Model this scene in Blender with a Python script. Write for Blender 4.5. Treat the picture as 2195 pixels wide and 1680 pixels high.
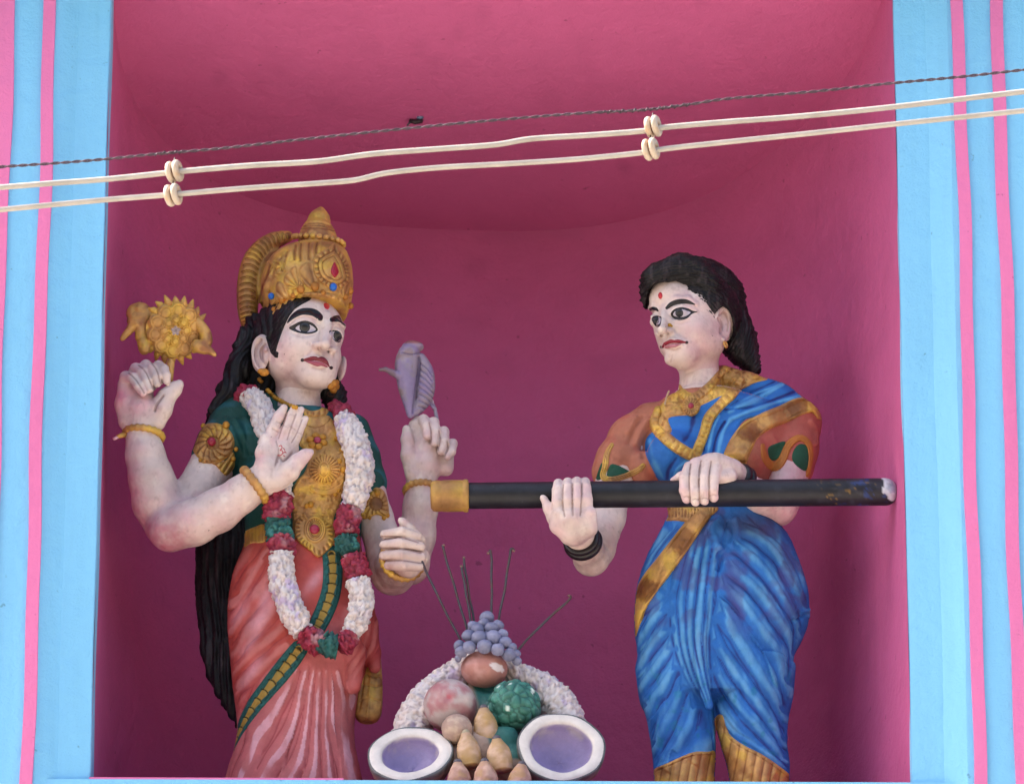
import bpy, math, random
import numpy as np
from mathutils import Vector, Matrix
from mathutils.bvhtree import BVHTree
rad = math.radians
random.seed(7); rng = np.random.default_rng(7)
SC = bpy.context.scene
COL = SC.collection
for o in list(SC.objects): bpy.data.objects.remove(o)

# ------------------------------------------------------------------ camera, world, sun, exposure
# modelling is in millimetres, 1 mm = 1 unit of the 2195 px wide trace at the niche mouth; objects are stored in metres
PITCH, YAW, FPX = rad(26), rad(0.6), 16600.0
FW = np.array([math.sin(YAW)*math.cos(PITCH), math.cos(YAW)*math.cos(PITCH), math.sin(PITCH)])
RT = np.array([math.cos(YAW), -math.sin(YAW), 0.0])
UP = np.cross(RT, FW)
TARGET = np.array([22.0, 0.0, 930.0])
CAM = TARGET - FPX*FW
cam = bpy.data.cameras.new('camera'); camo = bpy.data.objects.new('camera', cam); COL.objects.link(camo)
cam.sensor_width = 36; cam.lens = 36*FPX/2195.0; cam.clip_start = .5; cam.clip_end = 2000
camo.matrix_world = Matrix([[RT[0], UP[0], -FW[0], CAM[0]/1000], [RT[1], UP[1], -FW[1], CAM[1]/1000], [RT[2], UP[2], -FW[2], CAM[2]/1000], [0, 0, 0, 1]])
SC.camera = camo
cam.dof.use_dof = True; cam.dof.focus_distance = 16.75; cam.dof.aperture_fstop = 6.3

world = bpy.data.worlds.new("World"); SC.world = world; world.use_nodes = True
nt = world.node_tree; nt.nodes.clear()
wo = nt.nodes.new('ShaderNodeOutputWorld'); wb = nt.nodes.new('ShaderNodeBackground'); sky = nt.nodes.new('ShaderNodeTexSky')
sky.sky_type = 'NISHITA'; sky.sun_disc = False
SUN_EL, SUN_AZ = rad(52), rad(282)          # compass from +Y: hazy sun high over the left end of the facade, a little behind it
sky.sun_elevation = SUN_EL; sky.sun_rotation = SUN_AZ
sky.air_density = 1.0; sky.dust_density = 7.0; sky.ozone_density = 1.0
wb.inputs['Strength'].default_value = 0.15
nt.links.new(sky.outputs[0], wb.inputs[0]); nt.links.new(wb.outputs[0], wo.inputs[0])
sl = bpy.data.lights.new('sun', 'SUN'); so = bpy.data.objects.new('sun', sl); COL.objects.link(so)
sl.energy = 4.5; sl.angle = rad(12); sl.color = (1.0, .96, .9)
sd = Vector((math.sin(SUN_AZ)*math.cos(SUN_EL), math.cos(SUN_AZ)*math.cos(SUN_EL), math.sin(SUN_EL)))
so.rotation_euler = sd.to_track_quat('Z', 'Y').to_euler(); so.location = (0, -8, 12)
vs = SC.view_settings; vs.view_transform = 'Standard'; vs.look = 'None'; vs.gamma = 1; vs.use_curve_mapping = False; vs.exposure = 1.72
SC.cycles.max_bounces = 8; SC.cycles.diffuse_bounces = 5

# ------------------------------------------------------------------ projection helpers
def W(px, py, Y):
    """trace pixel (px,py) at world depth Y (mm) -> world point in mm"""
    d = FW + RT*((px-1097.5)/FPX) - UP*((py-840.0)/FPX)
    return CAM + d*((Y-CAM[1])/d[1])
def WA(pts): return [W(*p) for p in pts]
def uvof(P):
    q = P-CAM; z = q@FW
    return (q@RT)/z*FPX+1097.5, 840.0-(q@UP)/z*FPX
def crop(ax, s, ay): return lambda pts: [(ax+s*p[0], ay+s*p[1])+tuple(p[2:]) for p in pts]
C1 = crop(428.7, .2935, 418.0); C2 = crop(214.4, .3828, 589.5); C3 = crop(482.3, .2870, 803.9)
C4 = crop(401.9, .2983, 1179.0); C5 = crop(750.3, .3828, 696.7); C6 = crop(750.3, .3142, 1152.2)
C7 = crop(535.9, .1595, 616.3)
D1 = crop(1313.0, .2074, 509.1); D2 = crop(1232.6, .3349, 723.5); D3 = crop(1313.0, .3621, 1071.8); D4 = crop(884.2, .4883, 964.6)
def hexc(h, k=1.0):
    c = [int(h[i:i+2], 16)/255 for i in (0, 2, 4)]
    return np.array([(x/12.92 if x < .04045 else ((x+.055)/1.055)**2.4)*k for x in c])

# ------------------------------------------------------------------ noise
def _hash(i, j, k, s=0):
    h = (i.astype(np.int64)*73856093) ^ (j.astype(np.int64)*19349663) ^ (k.astype(np.int64)*83492791) ^ (s*2654435)
    h = (h ^ (h >> 13))*1274126177 & 0x7fffffff
    h = (h ^ (h >> 11))*668265263 & 0x7fffffff
    return ((h >> 7) & 0xffff)/65535.0
def noise(P, s=0):
    F = np.floor(P); t = P-F; t = t*t*(3-2*t); i, j, k = F[:, 0], F[:, 1], F[:, 2]
    r = 0
    for a in (0, 1):
        for b in (0, 1):
            for c in (0, 1):
                r = r+_hash(i+a, j+b, k+c, s)*(t[:, 0] if a else 1-t[:, 0])*(t[:, 1] if b else 1-t[:, 1])*(t[:, 2] if c else 1-t[:, 2])
    return r*2-1
def fbm(P, o=3, s=0):
    r = 0; a = 1.0; n = 0
    for q in range(o): r = r+a*noise(P*2.03**q, s+q*7); n += a; a *= .5
    return r/n
def voro(P, s=0):
    """F1, F2 distance and cell hash"""
    F = np.floor(P); f1 = np.full(len(P), 9.); f2 = f1.copy(); hid = np.zeros(len(P))
    for a in (-1, 0, 1):
        for b in (-1, 0, 1):
            for c in (-1, 0, 1):
                i, j, k = F[:, 0]+a, F[:, 1]+b, F[:, 2]+c
                hx = _hash(i, j, k, s)
                d = np.sqrt((i+hx-P[:, 0])**2+(j+_hash(i, j, k, s+1)-P[:, 1])**2+(k+_hash(i, j, k, s+2)-P[:, 2])**2)
                m = d < f1
                f2 = np.where(m, f1, np.minimum(f2, d)); f1 = np.where(m, d, f1); hid = np.where(m, hx, hid)
    return f1, f2, hid
def vorov(P, s=0):
    """F1, F2, hash and offset vector to the nearest cell point"""
    F = np.floor(P); f1 = np.full(len(P), 9.); f2 = f1.copy(); hid = np.zeros(len(P)); off = np.zeros((len(P), 3))
    for a in (-1, 0, 1):
        for b in (-1, 0, 1):
            for c in (-1, 0, 1):
                i, j, k = F[:, 0]+a, F[:, 1]+b, F[:, 2]+c
                hx = _hash(i, j, k, s); o = np.stack([P[:, 0]-i-hx, P[:, 1]-j-_hash(i, j, k, s+1), P[:, 2]-k-_hash(i, j, k, s+2)], 1); d = np.linalg.norm(o, axis=1)
                m = d < f1
                f2 = np.where(m, f1, np.minimum(f2, d)); f1 = np.where(m, d, f1); hid = np.where(m, hx, hid); off = np.where(m[:, None], o, off)
    return f1, f2, hid, off
def sst(x, a, b):
    t = np.clip((x-a)/(b-a), 0, 1); return t*t*(3-2*t)

# ------------------------------------------------------------------ materials
def nodemat(name):
    m = bpy.data.materials.new(name); m.use_nodes = True
    return m, m.node_tree, m.node_tree.nodes['Principled BSDF']
def paint(name, rough=.55, metal=0.0, bump=.35, bscale=120.0, mott=.10, grime=0.0, spec=.4, grimecol=(.12, .09, .08), stretch=None):
    """weathered paint: colour from the paint attribute, mottled, with fine relief and dirt spots"""
    m, t, p = nodemat(name); N, L = t.nodes, t.links
    at = N.new('ShaderNodeAttribute'); at.attribute_name = 'Col'
    tc = N.new('ShaderNodeTexCoord'); mp = N.new('ShaderNodeMapping'); L.new(tc.outputs['Object'], mp.inputs[0])
    if stretch: mp.inputs['Scale'].default_value = stretch
    n1 = N.new('ShaderNodeTexNoise'); n1.inputs['Scale'].default_value = 14; n1.inputs['Detail'].default_value = 8; n1.inputs['Roughness'].default_value = .65; L.new(mp.outputs[0], n1.inputs[0])
    mr = N.new('ShaderNodeMapRange'); mr.inputs[1].default_value = .3; mr.inputs[2].default_value = .7; mr.inputs[3].default_value = 1-mott*1.6; mr.inputs[4].default_value = 1+mott; L.new(n1.outputs[0], mr.inputs[0])
    mx = N.new('ShaderNodeVectorMath'); mx.operation = 'SCALE'; L.new(at.outputs['Color'], mx.inputs[0]); L.new(mr.outputs[0], mx.inputs['Scale'])
    n3 = N.new('ShaderNodeTexNoise'); n3.inputs['Scale'].default_value = 55; n3.inputs['Detail'].default_value = 6; n3.inputs['Roughness'].default_value = .8; L.new(tc.outputs['Object'], n3.inputs[0])
    r3 = N.new('ShaderNodeMapRange'); r3.inputs[1].default_value = .62; r3.inputs[2].default_value = .78; r3.inputs[4].default_value = grime; L.new(n3.outputs[0], r3.inputs[0])
    mg = N.new('ShaderNodeMix'); mg.data_type = 'RGBA'; L.new(r3.outputs[0], mg.inputs['Factor']); L.new(mx.outputs[0], mg.inputs[6]); mg.inputs[7].default_value = (*grimecol, 1)
    L.new(mg.outputs[2], p.inputs['Base Color'])
    n2 = N.new('ShaderNodeTexNoise'); n2.inputs['Scale'].default_value = bscale; n2.inputs['Detail'].default_value = 5; n2.inputs['Roughness'].default_value = .6; L.new(mp.outputs[0], n2.inputs[0])
    bp = N.new('ShaderNodeBump'); bp.inputs['Strength'].default_value = bump; bp.inputs['Distance'].default_value = .003; L.new(n2.outputs[0], bp.inputs['Height']); L.new(bp.outputs[0], p.inputs['Normal'])
    p.inputs['Roughness'].default_value = rough; p.inputs['Metallic'].default_value = metal; p.inputs['Specular IOR Level'].default_value = spec
    return m
M = {}
M['skin'] = paint('skin_paint', .5, bump=.5, bscale=90, mott=.12, grime=.5, grimecol=(.34, .21, .19))
M['cloth'] = paint('cloth_paint', .62, spec=.25, bump=.4, bscale=150, mott=.16, grime=.35)
M['gold'] = paint('gold_paint', .5, metal=.22, bump=.6, bscale=110, mott=.25, grime=.5, grimecol=(.10, .05, .02))
M['hair'] = paint('hair_paint', .55, spec=.3, bump=.5, bscale=160, mott=.3, grime=.2, grimecol=(.16, .12, .12))
M['gloss'] = paint('enamel_paint', .3, bump=.15, mott=.08, grime=0)
M['petal'] = paint('petal_paint', .6, bump=.35, mott=.08, grime=.12, grimecol=(.25, .17, .2))
M['fruit'] = paint('fruit_paint', .5, bump=.45, mott=.14, grime=.6, grimecol=(.3, .24, .22))
M['rod'] = paint('black_paint', .5, bump=.3, bscale=60, mott=.4, grime=.35, grimecol=(.10, .10, .12))
M['wall'] = paint('wall_paint', .6, bump=.12, bscale=30, mott=.05, grime=.0)

# ------------------------------------------------------------------ mesh output
def setp(o, label=None, cat=None, group=None, kind=None):
    for k, v in (('label', label), ('category', cat), ('group', group), ('kind', kind)):
        if v: o[k] = v
    return o
def empty(name, loc, label, cat, group=None):
    o = bpy.data.objects.new(name, None); COL.objects.link(o); o.location = tuple(np.asarray(loc)/1000); o.empty_display_size = .05
    return setp(o, label, cat, group)
MADE = []
def mesh(name, V, F, mat, parent=None, col=(.8, .8, .8), smooth=True, **kw):
    V = np.asarray(V, float); me = bpy.data.meshes.new(name)
    off = np.zeros(3)
    if parent is not None: off = np.array(parent.matrix_basis.translation)*1000
    elif kw.get('origin') is not None: off = np.asarray(kw['origin'], float)
    elif len(V): off = np.array([V[:, 0].mean(), V[:, 1].mean(), V[:, 2].min()])
    kw.pop('origin', None)
    VV = (V-off)/1000
    if isinstance(F, np.ndarray):
        n, k = F.shape
        me.vertices.add(len(V)); me.vertices.foreach_set('co', VV.astype(np.float32).ravel())
        me.loops.add(n*k); me.loops.foreach_set('vertex_index', F.astype(np.int32).ravel())
        me.polygons.add(n); me.polygons.foreach_set('loop_start', np.arange(0, n*k, k, dtype=np.int32)); me.update(calc_edges=True)
    else: me.from_pydata(VV.tolist(), [], [list(map(int, f)) for f in F]); me.update()
    me.polygons.foreach_set('use_smooth', np.full(len(me.polygons), smooth))
    ca = me.color_attributes.new('Col', 'FLOAT_COLOR', 'POINT')
    c = np.ones((len(V), 4), np.float32); c[:, :3] = np.asarray(col); ca.data.foreach_set('color', c.ravel())
    me.materials.append(M[mat] if isinstance(mat, str) else mat)
    o = bpy.data.objects.new(name, me); COL.objects.link(o)
    if parent is not None: o.parent = parent
    else: o.location = tuple(off/1000)
    setp(o, **kw); MADE.append((name, o))
    return o
def join(parts):
    V = []; F = []; Cc = []; n = 0
    for v, f, c in parts:
        V.append(np.asarray(v, float)); F += [[i+n for i in q] for q in f]; Cc.append(np.tile(np.asarray(c, float), (len(v), 1)) if np.ndim(c) == 1 else c); n += len(v)
    return np.vstack(V), F, np.vstack(Cc)
def spline(pts, n=8, closed=False):
    P = np.array([[float(x) for x in p] for p in pts]); m = len(P); out = []
    rngi = range(m if closed else m-1)
    for i in rngi:
        if closed: a, b, c, d = P[(i-1) % m], P[i], P[(i+1) % m], P[(i+2) % m]
        else: a, b, c, d = P[max(i-1, 0)], P[i], P[i+1], P[min(i+2, m-1)]
        for k in range(n):
            t = k/n; out.append(.5*((2*b)+(c-a)*t+(2*a-5*b+4*c-d)*t*t+(3*b-a-3*c+d)*t**3))
    if not closed: out.append(P[-1])
    return np.array(out)
def tube(P, R, seg=10, caps=True, prof=None):
    """sweep along P (n,3) with radii R (n or scalar)"""
    P = np.asarray(P, float); n = len(P); R = np.full(n, R) if np.ndim(R) == 0 else np.asarray(R)
    T = np.gradient(P, axis=0); T /= np.linalg.norm(T, axis=1)[:, None]+1e-9
    a = np.array([0, 0, 1.]) if abs(T[0][2]) < .9 else np.array([1., 0, 0])
    V = []; 
    nrm = a-T[0]*(a@T[0]); nrm /= np.linalg.norm(nrm)
    for i in range(n):
        nrm = nrm-T[i]*(nrm@T[i]); nrm /= np.linalg.norm(nrm)+1e-9; b = np.cross(T[i], nrm)
        for k in range(seg):
            q = 2*math.pi*k/seg; r = R[i]*(prof(q, i) if prof else 1)
            V.append(P[i]+r*(math.cos(q)*nrm+math.sin(q)*b))
    F = [(i*seg+k, i*seg+(k+1) % seg, (i+1)*seg+(k+1) % seg, (i+1)*seg+k) for i in range(n-1) for k in range(seg)]
    if caps:
        V.append(P[0]); V.append(P[-1]); c0, c1 = n*seg, n*seg+1
        F += [(c0, (k+1) % seg, k) for k in range(seg)]+[(c1, (n-1)*seg+k, (n-1)*seg+(k+1) % seg) for k in range(seg)]
    return np.array(V), F
def ball(c, r, ax=None, nu=12, nv=8):
    r = np.full(3, r) if np.ndim(r) == 0 else np.asarray(r, float); V = []
    for j in range(1, nv):
        th = math.pi*j/nv
        for i in range(nu):
            ph = 2*math.pi*i/nu; V.append([math.sin(th)*math.cos(ph), math.sin(th)*math.sin(ph), math.cos(th)])
    V += [[0, 0, 1], [0, 0, -1]]; V = np.array(V)*r
    if ax is not None: V = V@np.asarray(ax)          # rows of ax = local axes in world
    V = V+np.asarray(c); F = []; t, b = (nv-1)*nu, (nv-1)*nu+1
    for i in range(nu):
        k = (i+1) % nu; F.append((t, i, k)); F.append((b, (nv-2)*nu+k, (nv-2)*nu+i))
        for j in range(nv-2): F.append((j*nu+i, (j+1)*nu+i, (j+1)*nu+k, j*nu+k))
    return V, F
def lathe(prof, c, axis, seg=32, wob=0.0):
    """prof: list of (radius, height) along axis from c"""
    axis = np.asarray(axis, float); axis /= np.linalg.norm(axis)
    a = np.array([0, 0, 1.]) if abs(axis[2]) < .9 else np.array([1., 0, 0])
    u = np.cross(axis, a); u /= np.linalg.norm(u); v = np.cross(axis, u); V = []; n = len(prof)
    for (r, h) in prof:
        for k in range(seg):
            q = 2*math.pi*k/seg; rr = r*(1+wob*math.sin(3*q+1)*.5+wob*math.sin(5*q)*.3)
            V.append(c+axis*h+rr*(math.cos(q)*u+math.sin(q)*v))
    F = [(i*seg+k, (i+1)*seg+k, (i+1)*seg+(k+1) % seg, i*seg+(k+1) % seg) for i in range(n-1) for k in range(seg)]
    return np.array(V), F
def box(lo, hi):
    x0, y0, z0 = lo; x1, y1, z1 = hi
    V = [(x0, y0, z0), (x1, y0, z0), (x1, y1, z0), (x0, y1, z0), (x0, y0, z1), (x1, y0, z1), (x1, y1, z1), (x0, y1, z1)]
    return np.array(V, float), [(0, 3, 2, 1), (4, 5, 6, 7), (0, 1, 5, 4), (1, 2, 6, 5), (2, 3, 7, 6), (3, 0, 4, 7)]

# ------------------------------------------------------------------ implicit modelling
class Field:
    def __init__(s, lo, hi, h):
        s.lo = np.asarray(lo, float); s.h = h; s.n = np.ceil((np.asarray(hi)-s.lo)/h).astype(int)+1
        s.d = np.full(s.n, 30.0, np.float32)
    def sub(s, lo, hi):
        a = np.clip(np.floor((np.asarray(lo)-s.lo)/s.h).astype(int), 0, s.n-1); b = np.clip(np.ceil((np.asarray(hi)-s.lo)/s.h).astype(int)+1, 1, s.n)
        if (b <= a).any(): return None
        ax = [(s.lo[i]+s.h*np.arange(a[i], b[i])).astype(np.float32) for i in range(3)]
        return tuple(slice(a[i], b[i]) for i in range(3)), ax[0][:, None, None], ax[1][None, :, None], ax[2][None, None, :]
    def put(s, f, lo, hi, k=0.0, op='add'):
        pad = max(k, 2*s.h)+8; r = s.sub(np.asarray(lo)-pad, np.asarray(hi)+pad)
        if r is None: return
        sl, X, Y, Z = r; a = s.d[sl]; b = f(X, Y, Z)
        if op == 'sub': a2, b2 = -a, b
        else: a2, b2 = a, b
        m = np.minimum(a2, b2)
        if k > 0: q = np.maximum(k-np.abs(a2-b2), 0)/k; m = m-q*q*k*.25
        s.d[sl] = -m if op == 'sub' else m
    def cone(s, a, b, ra, rb, k=0., op='add'):
        a = np.asarray(a, float); b = np.asarray(b, float); ab = b-a; L = ab@ab+1e-9; R = max(ra, rb)
        def f(X, Y, Z):
            t = np.clip(((X-a[0])*ab[0]+(Y-a[1])*ab[1]+(Z-a[2])*ab[2])/L, 0, 1)
            return np.sqrt((X-a[0]-t*ab[0])**2+(Y-a[1]-t*ab[1])**2+(Z-a[2]-t*ab[2])**2)-(ra+(rb-ra)*t)
        s.put(f, np.minimum(a, b)-R, np.maximum(a, b)+R, k, op)
    def chain(s, P, k=6., sm=0, op='add'):
        """P: (x,y,z,r) nodes in world mm"""
        P = np.asarray(P, float)
        if sm: P = spline(P, sm)
        for i in range(len(P)-1): s.cone(P[i][:3], P[i+1][:3], P[i][3], P[i+1][3], k if (i == 0 or not sm) else min(k, 2.5), op)
    def ell(s, c, r, ax=None, k=0., op='add'):
        c = np.asarray(c, float); r = np.full(3, r, float) if np.ndim(r) == 0 else np.asarray(r, float); A = np.eye(3) if ax is None else np.asarray(ax, float); R = r.max()
        def f(X, Y, Z):
            x, y, z = X-c[0], Y-c[1], Z-c[2]; q = [(A[i][0]*x+A[i][1]*y+A[i][2]*z) for i in range(3)]
            k0 = np.sqrt(sum((q[i]/r[i])**2 for i in range(3))); k1 = np.sqrt(sum((q[i]/r[i]**2)**2 for i in range(3)))
            return k0*(k0-1)/np.maximum(k1, 1e-6)
        s.put(f, c-R, c+R, k, op)
    def loft(s, rows, k=0., op='add', pw=2.0):
        """rows: (py, xl, xr, Yc, ry) silhouette rows of the trace, horizontal oval sections"""
        T = []
        for py, xl, xr, Yc, ry in rows:
            a, b = W(xl, py, Yc), W(xr, py, Yc); T.append(((a[2]+b[2])/2, (a[0]+b[0])/2, (b[0]-a[0])/2, Yc, ry))
        T = np.array(sorted(T)); zz = T[:, 0]
        P2 = spline(T, 6); P2 = P2[np.argsort(P2[:, 0])]; zz = P2[:, 0]
        def f(X, Y, Z):
            z = Z.ravel(); xc, rx, yc, ry = [np.interp(z, zz, P2[:, i])[None, None, :].astype(np.float32) for i in (1, 2, 3, 4)]
            q = (np.abs((X-xc)/rx)**pw+np.abs((Y-yc)/ry)**pw)**(1/pw)
            d = (q-1)*np.minimum(rx, ry)
            return np.maximum(d, np.maximum(zz[0]-Z, Z-zz[-1]))
        xs = np.concatenate([T[:, 1]-T[:, 2], T[:, 1]+T[:, 2]]); ys = np.concatenate([T[:, 3]-T[:, 4], T[:, 3]+T[:, 4]])
        s.put(f, [xs.min(), ys.min(), zz[0]], [xs.max(), ys.max(), zz[-1]], k, op)
    def samp(s, P):
        g = (P-s.lo)/s.h; i = np.clip(np.floor(g).astype(int), 0, s.n-2); t = np.clip(g-i, 0, 1); r = 0
        for a in (0, 1):
            for b in (0, 1):
                for c in (0, 1):
                    r = r+s.d[i[:, 0]+a, i[:, 1]+b, i[:, 2]+c]*(t[:, 0] if a else 1-t[:, 0])*(t[:, 1] if b else 1-t[:, 1])*(t[:, 2] if c else 1-t[:, 2])
        return r
    def hit(s, px, py, lift=0.):
        """first surface point seen through a trace pixel, lifted toward the viewer"""
        Ys = np.arange(s.lo[1], s.lo[1]+s.h*(s.n[1]-1), 1.0); A = W(px, py, Ys[0]); B = W(px, py, Ys[-1])
        P = A+(B-A)*((Ys-Ys[0])/(Ys[-1]-Ys[0]))[:, None]; d = s.samp(P); i = np.argmax(d < 0)
        if d[i] >= 0: i = int(np.argmin(d))
        v = (A-B)/np.linalg.norm(A-B)
        return P[i]+v*lift
    def mesh(s):
        d = s.d; ins = d < 0
        def cr(c): return c
        n0, n1, n2 = [int(x) for x in s.n]
        cnt = np.zeros((n0-1, n1-1, n2-1), np.uint8)
        for a in (0, 1):
            for b in (0, 1):
                for c in (0, 1): cnt += ins[a:n0-1+a, b:n1-1+b, c:n2-1+c]
        act = (cnt > 0) & (cnt < 8); I = np.argwhere(act); idx = np.full(act.shape, -1, np.int32); idx[act] = np.arange(len(I))
        cor = {(a, b, c): d[I[:, 0]+a, I[:, 1]+b, I[:, 2]+c] for a in (0, 1) for b in (0, 1) for c in (0, 1)}
        acc = np.zeros((len(I), 3)); w = np.zeros(len(I))
        for e in range(3):
            for p in (0, 1):
                for q in (0, 1):
                    A = [0, 0, 0]; o = [x for x in range(3) if x != e]; A[o[0]] = p; A[o[1]] = q; B = list(A); B[e] = 1
                    da, db = cor[tuple(A)], cor[tuple(B)]; m = (da < 0) != (db < 0); t = np.where(m, da/np.where(m, da-db, 1), 0)
                    pt = np.tile(np.array(A, float), (len(I), 1)); pt[:, e] = t; acc += pt*m[:, None]; w += m
        V = s.lo+s.h*(I+acc/w[:, None]); Q = []
        for e in range(3):
            o = [x for x in range(3) if x != e]
            sl0 = [slice(None)]*3; sl1 = [slice(None)]*3; sl0[e] = slice(0, -1); sl1[e] = slice(1, None)
            a, b = ins[tuple(sl0)], ins[tuple(sl1)]
            for sgn, m in ((0, a & ~b), (1, ~a & b)):
                J = np.argwhere(m); J = J[(J[:, o[0]] > 0) & (J[:, o[1]] > 0) & (J[:, o[0]] < s.n[o[0]]-1) & (J[:, o[1]] < s.n[o[1]]-1)]
                g = []
                for (p, q) in ((-1, -1), (0, -1), (0, 0), (-1, 0)):
                    K = J.copy(); K[:, o[0]] += p; K[:, o[1]] += q; g.append(idx[K[:, 0], K[:, 1], K[:, 2]])
                g = np.stack(g, 1)
                if (e == 1) ^ (sgn == 1): g = g[:, ::-1]
                Q.append(g)
        Q = np.vstack(Q); Q = Q[(Q >= 0).all(1)]
        return V, Q
def vnorm(V, F):
    a, b, c, d = [V[F[:, i]] for i in (0, 1, 2, 3)] if F.shape[1] == 4 else (V[F[:, 0]], V[F[:, 1]], V[F[:, 2]], V[F[:, 2]])
    n = np.cross(c-a, d-b) if F.shape[1] == 4 else np.cross(b-a, c-a); N = np.zeros_like(V)
    for i in range(F.shape[1]): np.add.at(N, F[:, i], n)
    return N/(np.linalg.norm(N, axis=1)[:, None]+1e-9)
def relax(V, F, it=1, lam=.5):
    for _ in range(it):
        S = np.zeros_like(V); c = np.zeros(len(V)); k = F.shape[1]
        for i in range(k):
            np.add.at(S, F[:, i], V[F[:, (i+1) % k]]); np.add.at(c, F[:, i], 1)
        V = V+lam*(S/np.maximum(c, 1)[:, None]-V)
    return V
def bvh(V, F): return BVHTree.FromPolygons(V.tolist(), F.tolist() if isinstance(F, np.ndarray) else F)
def polydist(U, V_, P):
    """distance of points to polyline P (n,2+) and param of nearest (0..n-1)"""
    P = np.asarray(P, float); best = np.full(len(U), 1e9); par = np.zeros(len(U)); side = np.zeros(len(U))
    for i in range(len(P)-1):
        a, b = P[i][:2], P[i+1][:2]; ab = b-a; L = ab@ab+1e-9
        t = np.clip(((U-a[0])*ab[0]+(V_-a[1])*ab[1])/L, 0, 1); dx = U-a[0]-t*ab[0]; dy = V_-a[1]-t*ab[1]; d = np.hypot(dx, dy)
        m = d < best; best = np.where(m, d, best); par = np.where(m, i+t, par); side = np.where(m, np.sign(ab[0]*dy-ab[1]*dx), side)
    return best, par, side
def polysdf(U, V_, P):
    """positive inside closed polygon"""
    P = np.asarray(P, float)[:, :2]; d, _, _ = polydist(U, V_, np.vstack([P, P[:1]])); ins = np.zeros(len(U), bool); n = len(P)
    for i in range(n):
        a, b = P[i], P[(i+1) % n]; c = ((a[1] > V_) != (b[1] > V_))
        ins ^= c & (U < (b[0]-a[0])*(V_-a[1])/(b[1]-a[1]+1e-12)+a[0])
    return np.where(ins, d, -d)
def S_poly(pts, smooth=True):
    P = spline([p[:2] for p in pts], 5, True) if smooth else np.array([p[:2] for p in pts], float)
    f = lambda U, V_: polysdf(U, V_, P); f.bb = (*P.min(0), *P.max(0)); return f
def S_line(pts, w=None, n=6):
    """stroke: pts (x,y[,w]) half width"""
    P = spline([tuple(p[:2])+((p[2] if len(p) > 2 else w),) for p in pts], n)
    def f(U, V_):
        d, t, s = polydist(U, V_, P); f.t = t/(len(P)-1); f.s = s*d; return np.interp(t, np.arange(len(P)), P[:, 2])-d
    m = P[:, 2].max(); f.bb = (*(P[:, :2].min(0)-m), *(P[:, :2].max(0)+m)); return f
def patch(name, S, trees, mat, parent, col, t=3., edge=3., step=1.6, hfn=None, cfn=None, bury=1.2, jump=10., lift0=0., **kw):
    """a relief laid on what stands behind the traced outline: real thickness, buried rim"""
    x0, y0, x1, y1 = S.bb; xs = np.arange(x0-2*step, x1+2*step, step); ys = np.arange(y0-2*step, y1+2*step, step)
    U, V_ = np.meshgrid(xs, ys, indexing='ij'); U = U.ravel(); V_ = V_.ravel(); s = S(U, V_); aux = (getattr(S, 't', None), getattr(S, 's', None))
    keep = s > -1.6*step; H = np.where(s > 0, lift0+t*np.sin(np.clip(s/edge, 0, 1)*math.pi/2), np.maximum(s*1.0, -bury)+lift0*np.clip(1+s, 0, 1))
    hh = None
    if hfn is not None: hh = hfn(U, V_, s, *aux)*np.clip(s/edge, 0, 1)*(1.6 if mat == 'gold' else 1); H = H+hh
    P = np.zeros((len(U), 3)); ok = np.zeros(len(U), bool)
    for i in np.nonzero(keep)[0]:
        d = FW+RT*((U[i]-1097.5)/FPX)-UP*((V_[i]-840.0)/FPX); d /= np.linalg.norm(d); best = None
        for tr in trees:
            h = tr.ray_cast(Vector(CAM+d*15000), Vector(d), 6000)
            if h[0] is not None and (best is None or h[3] < best): best = h[3]
        if best is not None: ok[i] = True; P[i] = CAM+d*(15000+best-H[i]); 
    n0, n1 = len(xs), len(ys); g = np.arange(n0*n1).reshape(n0, n1)
    Q = np.stack([g[:-1, :-1].ravel(), g[1:, :-1].ravel(), g[1:, 1:].ravel(), g[:-1, 1:].ravel()], 1); Q = Q[ok[Q].all(1)]
    if not len(Q): print('EMPTY PATCH', name); return None
    yy = P[:, 1][Q]; Q = Q[(yy.max(1)-yy.min(1)) < jump]
    used = np.unique(Q); mp = np.full(len(P), -1); mp[used] = np.arange(len(used)); Q = mp[Q]; Vv = P[used]
    C = np.tile(np.asarray(col, float), (len(used), 1))
    if cfn is not None: C = cfn(U[used], V_[used], s[used], C, *[None if a is None else a[used] for a in aux])
    if hh is not None and mat == 'gold': C = C*(1-sst(-hh[used], .3, 2.6)*.55)[:, None]**np.array([.8, 1.1, 1.3])
    return mesh(name, Vv, Q[:, ::-1].copy(), mat, parent, C, **kw)
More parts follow.
